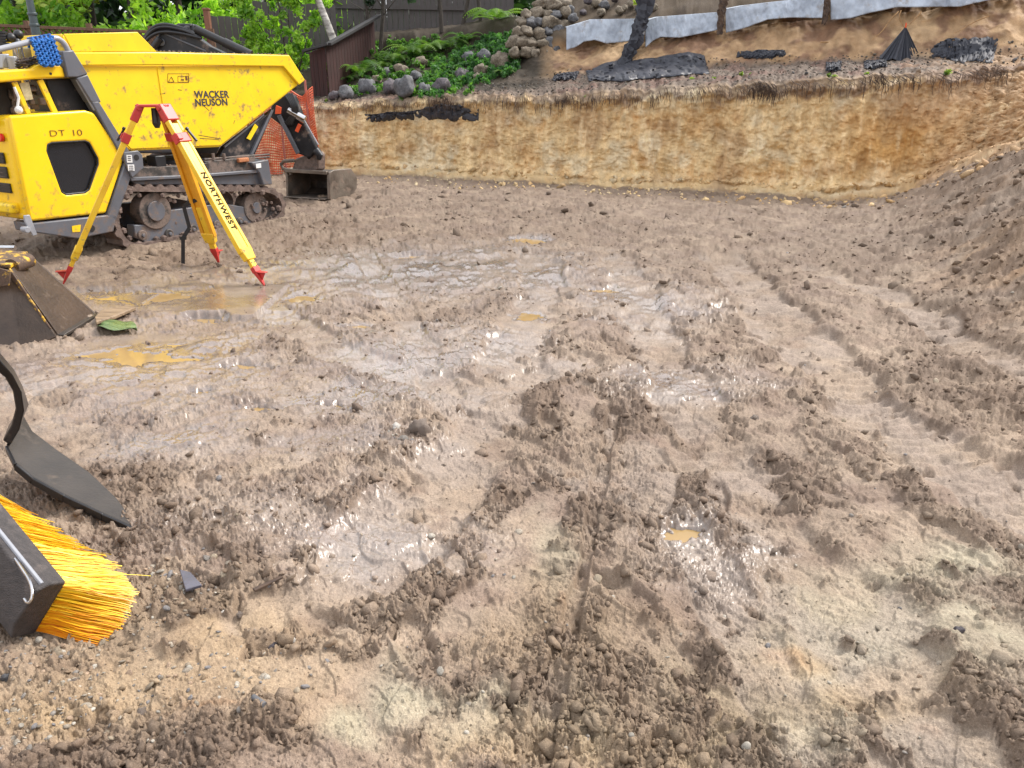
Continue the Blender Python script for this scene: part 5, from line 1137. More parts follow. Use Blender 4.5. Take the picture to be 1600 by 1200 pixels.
def tree(name, x, y, h, r_, n, m, bark, label, cat='tree', group=None, size=.13, low=.25, seed=1, trunk_r=.12, droop=0, lean=0):
    z = gz(x, y) - .1; t = empty(name, (x, y, z)); tag(t, label, cat, group); rr = random.Random(seed)
    mb = MB(); top = Vector((lean, 0, h * .85)); pts = [Vector((0, 0, 0)), Vector((lean * .3 + rr.uniform(-.1, .1), rr.uniform(-.1, .1), h * .3)), Vector((lean * .7, rr.uniform(-.1, .1), h * .6)), top]
    mb.tube(pts, [trunk_r, trunk_r * .8, trunk_r * .5, trunk_r * .15], 10); mb.build('trunk', bark, t, smooth=True)
    lb = MB(); C, Rr = [(0, 0, h * .7)], [r_ * .8]
    for k in range(7):
        s = rr.uniform(low, .85); a = rr.uniform(0, 6.28); p0 = Vector((lean * s, 0, h * s)); L_ = r_ * rr.uniform(.6, 1.0); p1 = p0 + Vector((math.cos(a) * L_, math.sin(a) * L_, L_ * rr.uniform(0, .5)))
        lb.tube([p0, p0.lerp(p1, .5) + Vector((0, 0, .1)), p1], [trunk_r * .35, trunk_r * .22, trunk_r * .08], 6); C.append(tuple(p1)); Rr.append(r_ * rr.uniform(.35, .6))
    lb.build('limbs', bark, t, smooth=True)
    leaf_mesh('crown', C, Rr, n, size, m, t, droop, seed=seed); return t
def gy(u, v, y): p = at_y(u, v, y); return p
specs = [  # u, y, h, r, n, leaf material, label, size, droop
    (-60, 23, 5.2, 1.8, 4500, 'leafbright', 'bright green broad-leaved tree at the top left corner beyond the lattice fence', .13, 0),
    (40, 25, 5.6, 2.0, 5200, 'leafbright', 'bright green leafy tree behind the grey lamp pole', .12, 0),
    (95, 22.5, 4.3, 1.3, 4200, 'leafyellow', 'yellow-green bushy tree between the lamp pole and the dark-gapped conifer', .11, 0),
    (150, 24.5, 5.6, 1.7, 4200, 'leafmid', 'mid green tree with dark gaps above the left end of the dumper skip', .13, .15),
    (212, 22.5, 4.6, 1.4, 5600, 'leafyellow', 'drooping pale yellow-green conifer above the dumper skip', .10, .35),
    (285, 23.5, 5.0, 1.5, 5000, 'leafbright', 'fresh green tree above the black excavator boom', .12, 0),
    (350, 25, 5.5, 1.5, 3800, 'leafmid', 'green tree rising behind the weathered fence left of the pale trunk', .12, 0)]
for k, (u, y, h, r_, n, lm_, lab, sz, dr) in enumerate(specs):
    p = gy(u, 60, y); tree('leafy_tree', p.x, p.y, h, r_, int(n * 2.4), M[lm_], M['bark'], lab, 'tree', 'trees beyond the lattice fence', sz, .25, 30 + k, .1, dr)
ORD = ['first', 'second', 'third', 'fourth', 'fifth', 'sixth', 'seventh', 'eighth', 'ninth', 'tenth', 'eleventh', 'twelfth', 'thirteenth', 'fourteenth', 'fifteenth', 'sixteenth']
for k, (x, y, h) in enumerate(((-24, 22, 6), (-29, 26, 7), (-2.2, 27, 6.5), (1.0, 28, 6.5), (5, 27, 6.5), (9.5, 26, 6.5), (15, 24, 6.5), (20, 20, 6.5))):
    tree('dark_tree', x, y, h, 2.4, 6500, M['leafdark' if k > 1 else 'leafmid'], M['bark'], '%s tall dark tree from the left standing beyond the top of the bank' % ORD[k], 'tree', 'dark trees beyond the bank', .18, .3, 60 + k, .14)
hw = leaf_mesh('woodland', [(x, 33 + 2 * math.sin(x), 3.2) for x in range(-34, 24, 3)], [(3, 1.6, 3.0)] * 20, 42000, .34, M['leafdark'], seed=5); hw['kind'] = 'stuff'
hw = leaf_mesh('undergrowth', [(x, 21.5 + .6 * math.sin(x * 2), 2.5) for x in range(-27, -3, 2)], [(1.4, .8, 1.3)] * 12, 36000, .12, M['leafbright'], seed=6); hw['kind'] = 'stuff'

# hanging leafy shrub before the grey fence, pale trunk
p = gy(425, 120, 18.6); sh = empty('leafy_shrub', (p.x, p.y, gz(p.x, p.y) - .1)); tag(sh, 'loose light green shrub hanging over the grey fence, right of the excavator boom', 'shrub', None)
c = lambda u, v, y=18.6: tuple(gy(u, v, y) - sh.location)
leaf_mesh('crown', [c(395, 20), c(420, 50), c(385, 60), c(445, 85), c(470, 60), c(480, 95), c(410, 85), c(450, 20), c(490, 30), c(375, 0), c(460, 110), c(430, -20), c(480, -10)], [.42, .42, .3, .32, .35, .26, .3, .38, .3, .4, .2, .5, .5], 6800, .062, M['leafbright'], sh, .08, seed=8)
mb = MB(); b0 = Vector(c(455, 150))
for u, v in ((395, 20), (420, 50), (450, 20), (480, 60), (470, 95), (430, -30)):
    q_ = Vector(c(u, v)); mb.tube([b0, b0.lerp(q_, .5) + Vector((random.uniform(-.1, .1), 0, .15)), q_], [.035, .022, .008], 6)
mb.build('stems', M['bark'], sh, smooth=True)
p0 = gy(521, 62, 18.4); bt_ = empty('pale_barked_tree', (p0.x, p0.y, gz(p0.x, p0.y) - .1)); tag(bt_, 'slender pale-barked tree trunk behind the dark red shed', 'tree')
q0 = p0 - bt_.location; mb = MB(); a = gy(497, 0, 18.4) - bt_.location; top = a + (a - q0) * 1.6
mb.tube([Vector((q0.x + .02, 0, 0)), q0, a, top], [.10, .085, .07, .03], 12); mb.build('trunk', M['birch'], bt_, smooth=True)
leaf_mesh('crown', [tuple(top), tuple(top + Vector((-.5, 0, .4))), tuple(top + Vector((.5, .3, .2))), tuple(a + Vector((-.3, .2, .1)))], [.7, .6, .6, .35], 2600, .07, M['leafmid'], bt_, .1, seed=9)
# dark bare stems before the fence behind the ferns
for k, (u, v, u2, lab) in enumerate(((578, 70, 560, 'dark stem leaning left just right of the red shed'), (592, 62, 600, 'upright dark stem at the left part of the weathered fence'), (690, 45, 672, 'thin dark stem before the right part of the weathered fence'), (722, 40, 742, 'dark stem leaning right above the ferns'), (752, 30, 725, 'dark bent stem near the stacked rocks'))):
    q_ = gy(u, v, 20.6); t = empty('dark_sapling', (q_.x, q_.y, gz(q_.x, q_.y) - .1)); tag(t, lab, 'sapling', 'dark saplings before the weathered fence'); t2 = gy(u2, -60, 20.6) - t.location
    mb = MB(); mb.tube([(0, 0, 0), Vector((t2.x * .3 + .05, 0, t2.z * .4)), t2], [.055, .045, .02], 8); mb.build('trunk', M['bark'], t, smooth=True)
    lb = MB(); C = []
    for j in range(5):
        s = random.uniform(.3, .95); a = Vector((t2.x * s, 0, t2.z * s)); b = a + Vector((random.uniform(-.7, .7), random.uniform(-.2, .2), random.uniform(.2, .8))); lb.tube([a, b], [.015, .005], 5); C.append(tuple(b))
    lb.build('twigs', M['bark'], t, smooth=True)
    leaf_mesh('crown', C + [tuple(t2 + Vector((0, 0, .3)))], [.3] * 5 + [.6], 700, .07, M['leafdark'], t, .05, seed=70 + k)
# lamp pole
p = gy(56, 50, 16.9); lp = empty('lamp_pole', (p.x, p.y, gz(p.x, p.y) - .1)); tag(lp, 'tapered grey-green lamp pole rising behind the dumper at the top left', 'lamp pole')
hgt = 4.6; q_ = p.z - lp.location.z
mb = MB(); mb.tube([(0, 0, 0), (0, 0, q_), (0, 0, q_ + .42), (0, 0, hgt)], [.085, .082, .07, .05], 18); mb.build('shaft', M['pole'], lp, smooth=True)
for dz in (.10, .30): mb = MB(); mb.tube([(0, 0, q_ + dz), (0, 0, q_ + dz + .05)], .092, 18); mb.build('collar', M['pole'], lp, .01)
mb = MB(); mb.tube([(0, 0, hgt), (0, 0, hgt + .1), (0, 0, hgt + .4), (0, 0, hgt + .5)], [.06, .12, .2, .05], 14); mb.build('lantern', M['pole'], lp, smooth=True)

# lattice fence
la, lb_ = gy(-160, 33, 18.0), gy(330, 54, 18.6); d = lb_ - la; Lf = math.hypot(d.x, d.y); lf_ = empty('lattice_fence', (la.x, la.y, 0), math.atan2(d.y, d.x)); tag(lf_, 'brown lattice-topped fence running behind the dumper', 'fence')
zt_ = la.z; sl = (lb_.z - la.z) / Lf
mb = MB(); mb.bar((0, 0, zt_), (Lf, 0, zt_ + sl * Lf), .10, .06, (0, 0, 1)); mb.build('top_rail', M['fencebrown'], lf_, .004)
mb = MB(); mb.bar((0, 0, zt_ - .42), (Lf, 0, zt_ - .42 + sl * Lf), .07, .05, (0, 0, 1)); mb.build('lower_rail', M['fencebrown'], lf_)
mb = MB(); s = -.4
while s < Lf:
    for sg in (1, -1):
        xa, xb = (s, s + .38) if sg > 0 else (s + .38, s)
        za, zb_ = zt_ - .40 + sl * xa, zt_ - .02 + sl * xb
        if max(0, min(xa, xb)) == min(xa, xb) and max(xa, xb) < Lf: mb.bar((xa, .012 * sg, za), (xb, .012 * sg, zb_), .010, .032, (0, 1, 0) if False else (0, 0, 1))
    s += .115
mb.build('lattice', M['fencebrown'], lf_)
mb = MB(); s = 0
while s < Lf: mb.box((s + .07, 0, (zt_ + sl * s - .46 + .9) / 2), (.135, .02, zt_ + sl * s - .46 - .9)); s += .145
mb.build('board_panel', M['fencebrown'], lf_)
for k in range(6): s = Lf * k / 5; mb = MB(); mb.box((s, .06, (zt_ + .8) / 2 + .04 + sl * s / 2), (.1, .1, zt_ - .8 + .16 + sl * s)); mb.build('post', M['fencebrown'], lf_)
def board_fence(a, b, ztop, zbot, m, label, name='board_fence', bw=.14, rails=(.15,), sag=0, grp=None):
    d = b - a; L_ = math.hypot(d.x, d.y); f = empty(name, (a.x, a.y, 0), math.atan2(d.y, d.x)); tag(f, label, 'fence', grp); r_ = random.Random(int(L_ * 100)); mb = MB(); s = 0
    while s < L_ - .02: h = r_.uniform(-.02, .02); mb.box((s + bw / 2, r_.uniform(-.004, .004), (ztop + h + zbot) / 2), (bw - .008, .02, ztop + h - zbot)); s += bw
    mb.build('board_panel', m, f)
    for k in rails: mb = MB(); mb.box((L_ / 2, -.035, zbot + (ztop - zbot) * k), (L_, .045, .10)); mb.build('rail', m, f)
    n_ = max(2, int(L_ / 2.4) + 1)
    for k in range(n_): mb = MB(); mb.box((L_ * k / (n_ - 1), .07, (ztop + zbot) / 2), (.1, .1, ztop - zbot + .05)); mb.build('post', m, f)
    return f
board_fence(gy(334, 60, 19.3), gy(402, 60, 19.5), gy(360, 27, 19.4).z, 1.2, M['fencegrey'], 'low weathered grey board fence right of the red-brown post')
board_fence(gy(404, 60, 19.6), gy(520, 60, 20.2), gy(440, 4, 19.8).z, 1.2, M['fencegrey'], 'taller weathered grey board fence behind the light green shrub')
board_fence(gy(528, 60, 21.5), gy(800, 50, 22.3), 4.3, gy(650, 66, 21.8).z, M['fencegrey'], 'long weathered grey fence behind the ferns and dark stems', rails=(.04, .5))
p = gy(328, 60, 18.9); mb = MB(); mb.box((0, 0, 0), (.12, .12, 2.3)); mb.box((0, 0, 1.17), (.15, .15, .04)); o = mb.build('gate_post', simple('red_brown_post', (.22, .09, .05), .7, 0, None, 6, .3, 30), None, .008); o.location = (p.x, p.y, gy(328, 16, 18.9).z - 1.15); tag(o, 'red-brown wooden post standing between lattice fence and grey fence', 'post')

# red shed
sa, sb, sc = gy(484, 83, 17.9), gy(508, 72, 17.6), gy(583, 28, 20.4)
shd = empty('board_wall', (sb.x, sb.y, 0)); tag(shd, 'dark red board wall with a sloping black coping beside the ferns', 'board wall')
zb0_ = gz(sb.x, sb.y) - .3; mb = MB(); nb = 7
def wallb(a, b, za, zb_, nb):
    a = a - shd.location; b = b - shd.location; mb = MB()
    for k in range(nb):
        s0_, s1_ = k / nb, (k + .93) / nb; p_, q_ = a.lerp(b, s0_), a.lerp(b, s1_); z1, z2 = za + (zb_ - za) * s0_, za + (zb_ - za) * s1_; n_ = Vector((q_.y - p_.y, p_.x - q_.x, 0)).normalized() * .02
        V = [Vector((p_.x, p_.y, zb0_)), Vector((q_.x, q_.y, zb0_)), Vector((q_.x, q_.y, z2)), Vector((p_.x, p_.y, z1))]; slab(mb, V, n_, .02)
    return mb
wallb(sa, sb, sa.z, sb.z, 4).build('wall', M['shed'], shd); wallb(sb, sc, sb.z, sc.z, 18).build('wall', M['shed'], shd)
mb = MB(); o1 = Vector((-.1, -.15, .03)); A0, B0, C0 = sa - shd.location + o1, sb - shd.location + Vector((.1, -.12, .03)), sc - shd.location + Vector((.15, 0, .05)); 
mb.bar(A0, B0, .10, .05, (0, 0, 1)); mb.bar(B0, C0, .12, .06, (0, 0, 1)); mb.build('coping', simple('dark_roofing', (.03, .028, .03), .7, 0, None, 10, .6, 40), shd, .006)
# orange netting
na, nb_ = gy(392, 245, 15.6), gy(497, 235, 15.9); net = empty('safety_netting', (na.x, na.y, 0)); tag(net, 'orange plastic safety netting sagging between posts behind the excavator arm', 'netting')
d = nb_ - na; mb = MB(); nx, nz_ = 46, 34; z1 = gy(440, 138, 15.7).z; g0 = gz(na.x, na.y) + .02
def npt(i, j): s, q_ = i / nx, j / nz_; return Vector((d.x * s, d.y * s + .05 * math.sin(s * 14 + q_ * 4) + .03 * math.sin(q_ * 9 + s * 30), g0 + (z1 + .1 * math.sin(s * 5 + 1) - .06 * math.sin(s * 17) - g0) * q_))
for i in range(nx + 1):
    mb.tube([npt(i, j) for j in range(0, nz_ + 1, 2)], .0085, 4, False)
for j in range(nz_ + 1): mb.tube([npt(i, j) for i in range(0, nx + 1, 2)], .011, 4, False)
mb.build('mesh', M['netting'], net)
for k, u in enumerate((.02, .5, .9)): mb = MB(); a = Vector((d.x * u, d.y * u - .02, 0)); mb.tube([a + Vector((0, 0, g0 - .2)), a + Vector((0, 0, z1 + .15))], .022, 8); mb.build('post', simple('pink_post', (.42, .13, .10), .6), net, smooth=True)

# boulders in the garden and the dry rock wall
def rock_mesh(k):
    v, f_ = ico(3, k + 11, .30); v = v * np.array([1, .85, .78]); me = np_mesh('boulder', v, f_, 3); return me
RM = {}
for mk in ('rock', 'rock2', 'rock3', 'stone', 'palestone'):
    for k in range(4):
        me = rock_mesh(k + 4 * len(mk)); me.materials.append(M[mk]); RM[mk, k] = me
def rock(u, v, rpx, mk, label, group, y=None, name='boulder', sx=1.0):
    p = hit(u, v + rpx * .6) if y is None else at_y(u, v, y); dist = (p - Vector((0, 0, CAM_H))).length; r_ = rpx / FPX * dist * .80
    o = bpy.data.objects.new(name, RM[mk, random.randrange(4)]); COL.objects.link(o)
    o.location = at_y(u, v, p.y + r_ * .25); o.scale = (r_ * sx, r_ * random.uniform(.8, 1.1), r_ * random.uniform(.9, 1.15)); o.rotation_euler = (random.uniform(-.3, .3), random.uniform(-.3, .3), random.uniform(0, 6.28)); tag(o, label, 'rock', group); return o
random.seed(33); GR = 'boulders along the foot of the garden slope'
for u, v, r_, mk, lab in ((573, 136, 17, 'rock', 'grey boulder below the big bright fern'), (609, 137, 16, 'rock3', 'dark grey boulder left of the broad pale one'), (634, 138, 23, 'rock', 'broadest pale blue-grey boulder on the bank edge'), (662, 140, 12, 'rock', 'small grey boulder right of the broad pale one'),
        (690, 134, 15, 'rock3', 'upright purple-grey boulder among the ground cover'), (541, 146, 14, 'rock', 'grey boulder below the shed wall'), (522, 150, 11, 'rock3', 'small dark boulder nearest the red shed'), (603, 113, 10, 'rock', 'small grey stone above the boulder row'),
        (626, 108, 13, 'rock2', 'brownish stone under the sword ferns'), (658, 97, 12, 'rock2', 'tan stone at the right end of the ferns'), (733, 90, 12, 'rock', 'grey stone at the left of the pale pair in the ground cover'), (757, 88, 13, 'rock', 'pale rounded stone in the ground cover'),
        (781, 95, 18, 'rock2', 'large light brown stone below the rock wall'), (753, 108, 13, 'rock2', 'mossy brown stone low in the ground cover'), (721, 116, 13, 'rock3', 'purple-grey stone low in the ground cover'), (745, 120, 9, 'rock2', 'small brown stone at the lower edge of the ground cover'), (590, 125, 10, 'rock2', 'small brown stone wedged between grey boulders'), (650, 118, 10, 'rock', 'grey stone behind the broad pale boulder')):
    rock(u, v, r_, mk, lab, GR)
for j in range(7):
    cnt = 0
    for i in range(7):
        v = 8 + j * 15 + random.uniform(-3, 3); u = 800 + i * 15.5 + (7 if j % 2 else 0) + random.uniform(-3, 3)
        if u < 794 + max(0, 53 - v) * .95 or u > 886: continue
        if v > 92 or (v > 70 and u < 805): continue
        rock(u, v, random.uniform(10.5, 14.5), random.choice(['rock2', 'rock2', 'rock2', 'rock']), '%s stone from the left in the %s course down of the dry rock wall' % (ORD[cnt], ORD[j]), 'stones of the dry rock wall', y=17.9 - .9 * (v / 100), name='wall_stone', sx=1.25); cnt += 1
for k in range(15):
    u = 878 + k * 10 + random.uniform(-4, 4); v = random.uniform(-4, 22) if u > 900 else random.uniform(-5, 34)
    rock(u, v, random.uniform(6, 10), random.choice(['rock3', 'rock2', 'rock']), '%s dark stone from the left in the rubble above the fabric' % ORD[k], 'rubble above the fabric', name='rubble_stone')

# the few loose stones that stand out on the mud
random.seed(41)
for u, v, r_, mk, lab in ((655, 683, 22, 'stone', 'largest mud-coated round stone in the middle of the floor'), (619, 682, 11, 'palestone', 'whitish stone touching the largest round stone'), (350, 968, 6, 'palestone', 'left of two tan pebbles in the lower left soil'), (376, 971, 7, 'stone', 'right of two tan pebbles in the lower left soil'),
        (456, 1015, 8, 'palestone', 'pale stone beside a twin in the lower foreground'), (427, 1020, 9, 'rock3', 'purplish flat stone left of its pale twin in the lower foreground'), (1180, 658, 10, 'stone', 'brown clod-like stone by the ribbed track'), (1495, 1000, 9, 'rock3', 'reddish stone at the lower right'), (225, 1128, 13, 'stone', 'large tan cobble at the lower left'), (118, 1078, 9, 'stone', 'tan cobble below the broom bristles'), (15, 1068, 10, 'rock', 'grey cobble at the lower left border')):
    o = rock(u, v, r_, mk, lab, None, name='stone'); q_ = at_z(u, v); o.location = (q_.x, q_.y, gz(q_.x, q_.y) + o.scale.z * .1)

# ferns and ground cover
def fern_mesh(seed, fr=15, Lr=.6):
    r_ = random.Random(seed); V, Fc, va = [], [], []
    for k in range(fr):
        a = 6.283 * k / fr + r_.uniform(-.2, .2); L_ = Lr * r_.uniform(.7, 1.1); up_ = r_.uniform(.6, 1.3); t = r_.random()
        def P(s): return Vector((math.cos(a) * L_ * s, math.sin(a) * L_ * s, L_ * (up_ * s - .95 * up_ * s * s)))
        for i in range(16):
            s = .12 + .88 * i / 16; p_ = P(s); q_ = P(s + .03); dd = (q_ - p_).normalized(); sd_ = dd.cross(Vector((0, 0, 1))).normalized(); ll = L_ * .20 * math.sin(math.pi * min(1, s + .02) ** .8) + .01
            for sg in (-1, 1):
                k0 = len(V); e_ = p_ + sd_ * sg * ll + dd * ll * .35 - Vector((0, 0, ll * .25)); V += [p_ - dd * .010, p_ + dd * .016, e_ + dd * .004]; Fc.append((k0, k0 + 1, k0 + 2)); va += [t] * 3
    me = bpy.data.meshes.new('fern'); me.from_pydata([tuple(v) for v in V], [], Fc); me.materials.append(M['fern']); at = me.attributes.new('var', 'FLOAT', 'POINT'); at.data.foreach_set('value', va); return me
FM = [fern_mesh(s) for s in (1, 2, 3)]
random.seed(3)
for u, v, s, lab in ((562, 118, 1.15, 'big bright fern in front of the dark shed'), (540, 128, .8, 'lower fern at the foot of the shed'), (622, 100, 1.0, 'leftmost sword fern under the weathered fence'), (648, 88, 1.05, 'second sword fern from the left under the fence'), (676, 84, 1.1, 'sword fern in the middle of the row under the fence'), (702, 78, .9, 'sword fern right of the row, above the ground cover'), (726, 66, .8, 'small dark fern above the ground cover'),
        (600, 108, .7, 'small fern between big fern and fern row'), (776, 34, 1.1, 'fern hanging at the top left of the rock wall'), (800, 14, 1.0, 'upper fern above the rock wall'), (758, 30, .8, 'fern beside the upper rock wall fern'), (786, 118, .45, 'small light fern below the large light brown stone')):
    p = hit(u, v); o = bpy.data.objects.new('fern', random.choice(FM)); COL.objects.link(o); o.location = p + Vector((0, 0, .02)); o.scale = (s * 1.25,) * 3; o.rotation_euler = (0, 0, random.random() * 6.28); tag(o, lab, 'fern', 'ferns on the garden slope')
P_, VV = [], []
r_ = np.random.default_rng(77); random.seed(77)
poly = [(640, 150), (668, 118), (690, 96), (730, 78), (770, 58), (815, 52), (826, 80), (806, 100), (805, 118), (770, 128), (715, 132), (700, 152)]
def inside(u, v, poly):
    c_ = False
    for (x1, y1), (x2, y2) in zip(poly, poly[1:] + poly[:1]):
        if (y1 > v) != (y2 > v) and u < (x2 - x1) * (v - y1) / (y2 - y1) + x1: c_ = not c_
    return c_
cs = []
while len(cs) < 420:
    u, v = random.uniform(635, 830), random.uniform(50, 152)
    if inside(u, v, poly): cs.append(tuple(hit(u, v) + Vector((0, 0, .02))))
g = leaf_mesh('ground_cover', cs, [(.19, .19, .12)] * len(cs), 52000, .032, M['cover'], seed=4, asp=.6); g['kind'] = 'stuff'
cs = []
while len(cs) < 300:
    u, v = random.uniform(505, 740), random.uniform(60, 150)
    cs.append(tuple(hit(u, v) + Vector((0, 0, .02))))
g = leaf_mesh('low_weeds', cs, [(.2, .2, .13)] * len(cs), 34000, .042, M['leafmid'], seed=5); g['kind'] = 'stuff'
cs = [tuple(hit(u, v) + Vector((0, 0, .0))) for u, v in [(1162, 117), (1170, 118), (1350, 116), (1358, 117), (940, 150), (915, 152), (1090, 122), (1120, 121), (700, 140), (690, 148), (520, 158), (1300, 120), (1475, 112)]]
g = leaf_mesh('weed_tufts', cs, [(.16, .10, .035)] * len(cs), 900, .028, M['grassleaf'], seed=6); g['kind'] = 'stuff'
p = gy(1000, 8, 16.1); sp = empty('young_shoot', p); tag(sp, 'light green leafy sprig above the black plastic strand', 'plant')
leaf_mesh('leaves', [(0, 0, 0), (.12, 0, .05), (-.08, 0, .1), (.05, 0, .22)], [.10, .08, .09, .10], 170, .055, M['leafyellow'], sp, seed=3); mb = MB(); mb.tube([(.0, .05, -.35), (.02, 0, 0), (.0, 0, .2)], .008, 5); mb.build('stem', M['bark'], sp, smooth=True)

# hanging fabric strips
ku = [k[0] for k in KEY]
def yup(u): return float(np.interp(u, ku, [k[1] + k[8] for k in KEY]))
def strip(top, bot, label, seed):
    n, m_ = 110, 18; V, Fc = [], []; r_ = random.Random(seed); u0, u1 = bot[0][0], bot[-1][0]; ph_ = r_.random() * 6
    for i in range(n + 1):
        u = u0 + (u1 - u0) * i / n; vt = np.interp(u, [t[0] for t in top], [t[1] for t in top]); vb = np.interp(u, [t[0] for t in bot], [t[1] for t in bot])
        for j in range(m_ + 1):
            s = j / m_; y = yup(u) - .30 + .17 * (1 - s) + .035 * math.sin(u * .11 + ph_ + s * 1.5) * s + .018 * math.sin(u * .31 + ph_) * s + .022 * float(n2(np.array([u * .16 + seed * 9]), np.array([s * 2.5]), 6)[0]) + .012 * float(n2(np.array([u * .45]), np.array([s * 5.]), 7)[0])
            p = at_y(u, vt + (vb - vt) * s, y); V.append(tuple(p))
    # top flap laid back on the soil
    for i in range(n):
        for j in range(m_): Fc.append((i * (m_ + 1) + j, i * (m_ + 1) + j + 1, (i + 1) * (m_ + 1) + j + 1, (i + 1) * (m_ + 1) + j))
    base_n = len(V)
    for i in range(n + 1): x, y, z = V[i * (m_ + 1)]; V.append((x, y + .45, z + .03))
    for i in range(n): Fc.append((i * (m_ + 1), (i + 1) * (m_ + 1), base_n + i + 1, base_n + i))
    c_ = Vector(V[0]); V = [tuple(Vector(v) - c_) for v in V]
    mb = MB(); mb.add(V, Fc); o = mb.build('geotextile_strip', M['fabric'], None, smooth=True); o.location = c_; md = o.modifiers.new('t', 'SOLIDIFY'); md.thickness = .012
    tag(o, label, 'fabric', 'grey fabric strips hanging over the upper bank'); return o
strip([(885, 42), (905, 36), (925, 30), (992, 29)], [(885, 78), (900, 73), (912, 65), (930, 62), (948, 68), (975, 65), (992, 62)], 'leftmost grey fabric strip, beside the rock wall', 1)
strip([(1009, 33), (1030, 27), (1122, 20)], [(1009, 74), (1020, 64), (1032, 58), (1062, 59), (1122, 47)], 'grey fabric strip right of the black plastic strand', 2)
strip([(1134, 14), (1165, 8), (1215, 2), (1288, -6)], [(1134, 51), (1165, 43), (1200, 30), (1235, 27), (1288, 28)], 'grey fabric strip right of the brown root', 3)
strip([(1298, -10), (1400, -20), (1600, -40)], [(1298, 31), (1330, 28), (1362, 19), (1400, 11), (1500, 10), (1545, 0), (1600, -12)], 'rightmost and longest grey fabric strip, cut by the top edge', 4)
def strand(uvw, y, m, name, label, cat, seed=1, rough=.03):
    r_ = random.Random(seed); V, Fc = [], []; n = 14; P0 = at_y(uvw[0][0], uvw[0][1], y)
    pts = []
    for (a, b) in zip(uvw[:-1], uvw[1:]):
        for k in range(5): t = k / 5; pts.append(tuple(a[i] + (b[i] - a[i]) * t for i in range(3)))
    pts.append(uvw[-1])
    for u, v, w_ in pts:
        c_ = at_y(u, v, y) - P0; hw_ = w_ / FPX * y * .5
        for k in range(n): a = 2 * math.pi * k / n; q_ = 1 + r_.uniform(-.35, .35) + .25 * math.sin(k * 3.1); V.append((c_.x + hw_ * math.cos(a) * q_, c_.y + hw_ * .6 * math.sin(a) * q_, c_.z + r_.uniform(-rough, rough)))
    for i in range(len(pts) - 1):
        for k in range(n): Fc.append((i * n + k, i * n + (k + 1) % n, (i + 1) * n + (k + 1) % n, (i + 1) * n + k))
    mb = MB(); mb.add(V, Fc); o = mb.build(name, m, None, smooth=False); o.location = P0; tag(o, label, cat); return o
strand([(1012, -12, 22), (1004, 22, 20), (998, 48, 17), (990, 70, 20), (978, 92, 16), (966, 112, 26)], yup(1000) - .42, M['sheetclean'], 'plastic_strand', 'twisted black plastic strand hanging between two fabric strips', 'plastic', 2)
strand([(1132, -6, 12), (1128, 15, 10), (1126, 35, 9), (1124, 54, 8)], yup(1128) - .36, M['darkroot'], 'hanging_root', 'brown root hanging between two grey fabric strips', 'root', 3, .01)
strand([(1292, 0, 8), (1291, 18, 7), (1287, 38, 6)], yup(1290) - .30, M['darkroot'], 'hanging_root', 'short brown root at the gap before the rightmost fabric strip', 'root', 4, .01)
def sheet(poly, label, name='plastic_sheet', amp=.03, m='sheet', lift=.05, seed=1, hang=None):
    """crumpled sheet covering a measured outline on the ground"""
    top, bot = poly; n, k = 60, 14; V, Fc = [], []; r_ = np.random.default_rng(seed)
    u0, u1 = max(top[0][0], bot[0][0]), min(top[-1][0], bot[-1][0]); ox = r_.random() * 50
    for i in range(n + 1):
        s = i / n; ut = top[0][0] + (top[-1][0] - top[0][0]) * s; ub = bot[0][0] + (bot[-1][0] - bot[0][0]) * s
        vt = np.interp(ut, [a[0] for a in top], [a[1] for a in top]) + 2.2 * float(n2(np.array([s * 11 + ox]), np.array([.3]), 2)[0]); vb = np.interp(ub, [a[0] for a in bot], [a[1] for a in bot]) + 3.5 * float(n2(np.array([s * 9 + ox]), np.array([5.3]), 3)[0])
        for j in range(k + 1):
            q_ = j / k; u, v = ut + (ub - ut) * q_, vt + (vb - vt) * q_; p = hit(u, v, 8) if hang is None else at_y(u, v, hang)
            z = lift + amp * abs(float(n2(np.array([u * .10 + ox]), np.array([v * .18]), 4)[0])) + amp * .6 * abs(float(n2(np.array([u * .3 + ox]), np.array([v * .3]), 5)[0]))
            z *= .25 + .75 * min(1, 4 * s * (1 - s) * 1.6) * min(1, 4 * q_ * (1 - q_) * 1.6); z += .012 * abs(float(n2(np.array([u * .55 + ox]), np.array([v * .6]), 8)[0]))
            V.append(p + Vector((0, -z * .8, z * .6)))
    for i in range(n):
        for j in range(k): Fc.append((i * (k + 1) + j, (i + 1) * (k + 1) + j, (i + 1) * (k + 1) + j + 1, i * (k + 1) + j + 1))
    c_ = V[0].copy(); mb = MB(); mb.add([v - c_ for v in V], Fc); o = mb.build(name, M[m], None, smooth=True); o.location = c_; md = o.modifiers.new('t', 'SOLIDIFY'); md.thickness = .006; tag(o, label, 'plastic sheet', 'black plastic pieces on the bank'); return o
sheet(([(915, 112), (950, 98), (1010, 93), (1075, 82), (1100, 88)], [(920, 127), (960, 128), (1020, 122), (1080, 118), (1108, 118)]), 'largest crumpled black sheet, half under gravel below the first fabric gap', seed=1, amp=.035)
sheet(([(866, 118), (905, 112)], [(862, 128), (900, 124)]), 'small black plastic piece left of the largest sheet', seed=2)
sheet(([(1152, 82), (1200, 79), (1226, 80)], [(1150, 91), (1195, 92), (1228, 88)]), 'narrow blue-black plastic strip at mid bank', m='sheetclean', seed=3)
sheet(([(1452, 74), (1480, 62), (1560, 58)], [(1455, 90), (1500, 98), (1550, 98)]), 'broad flat black plastic sheet right of the gathered bundle', m='sheetclean', seed=4)
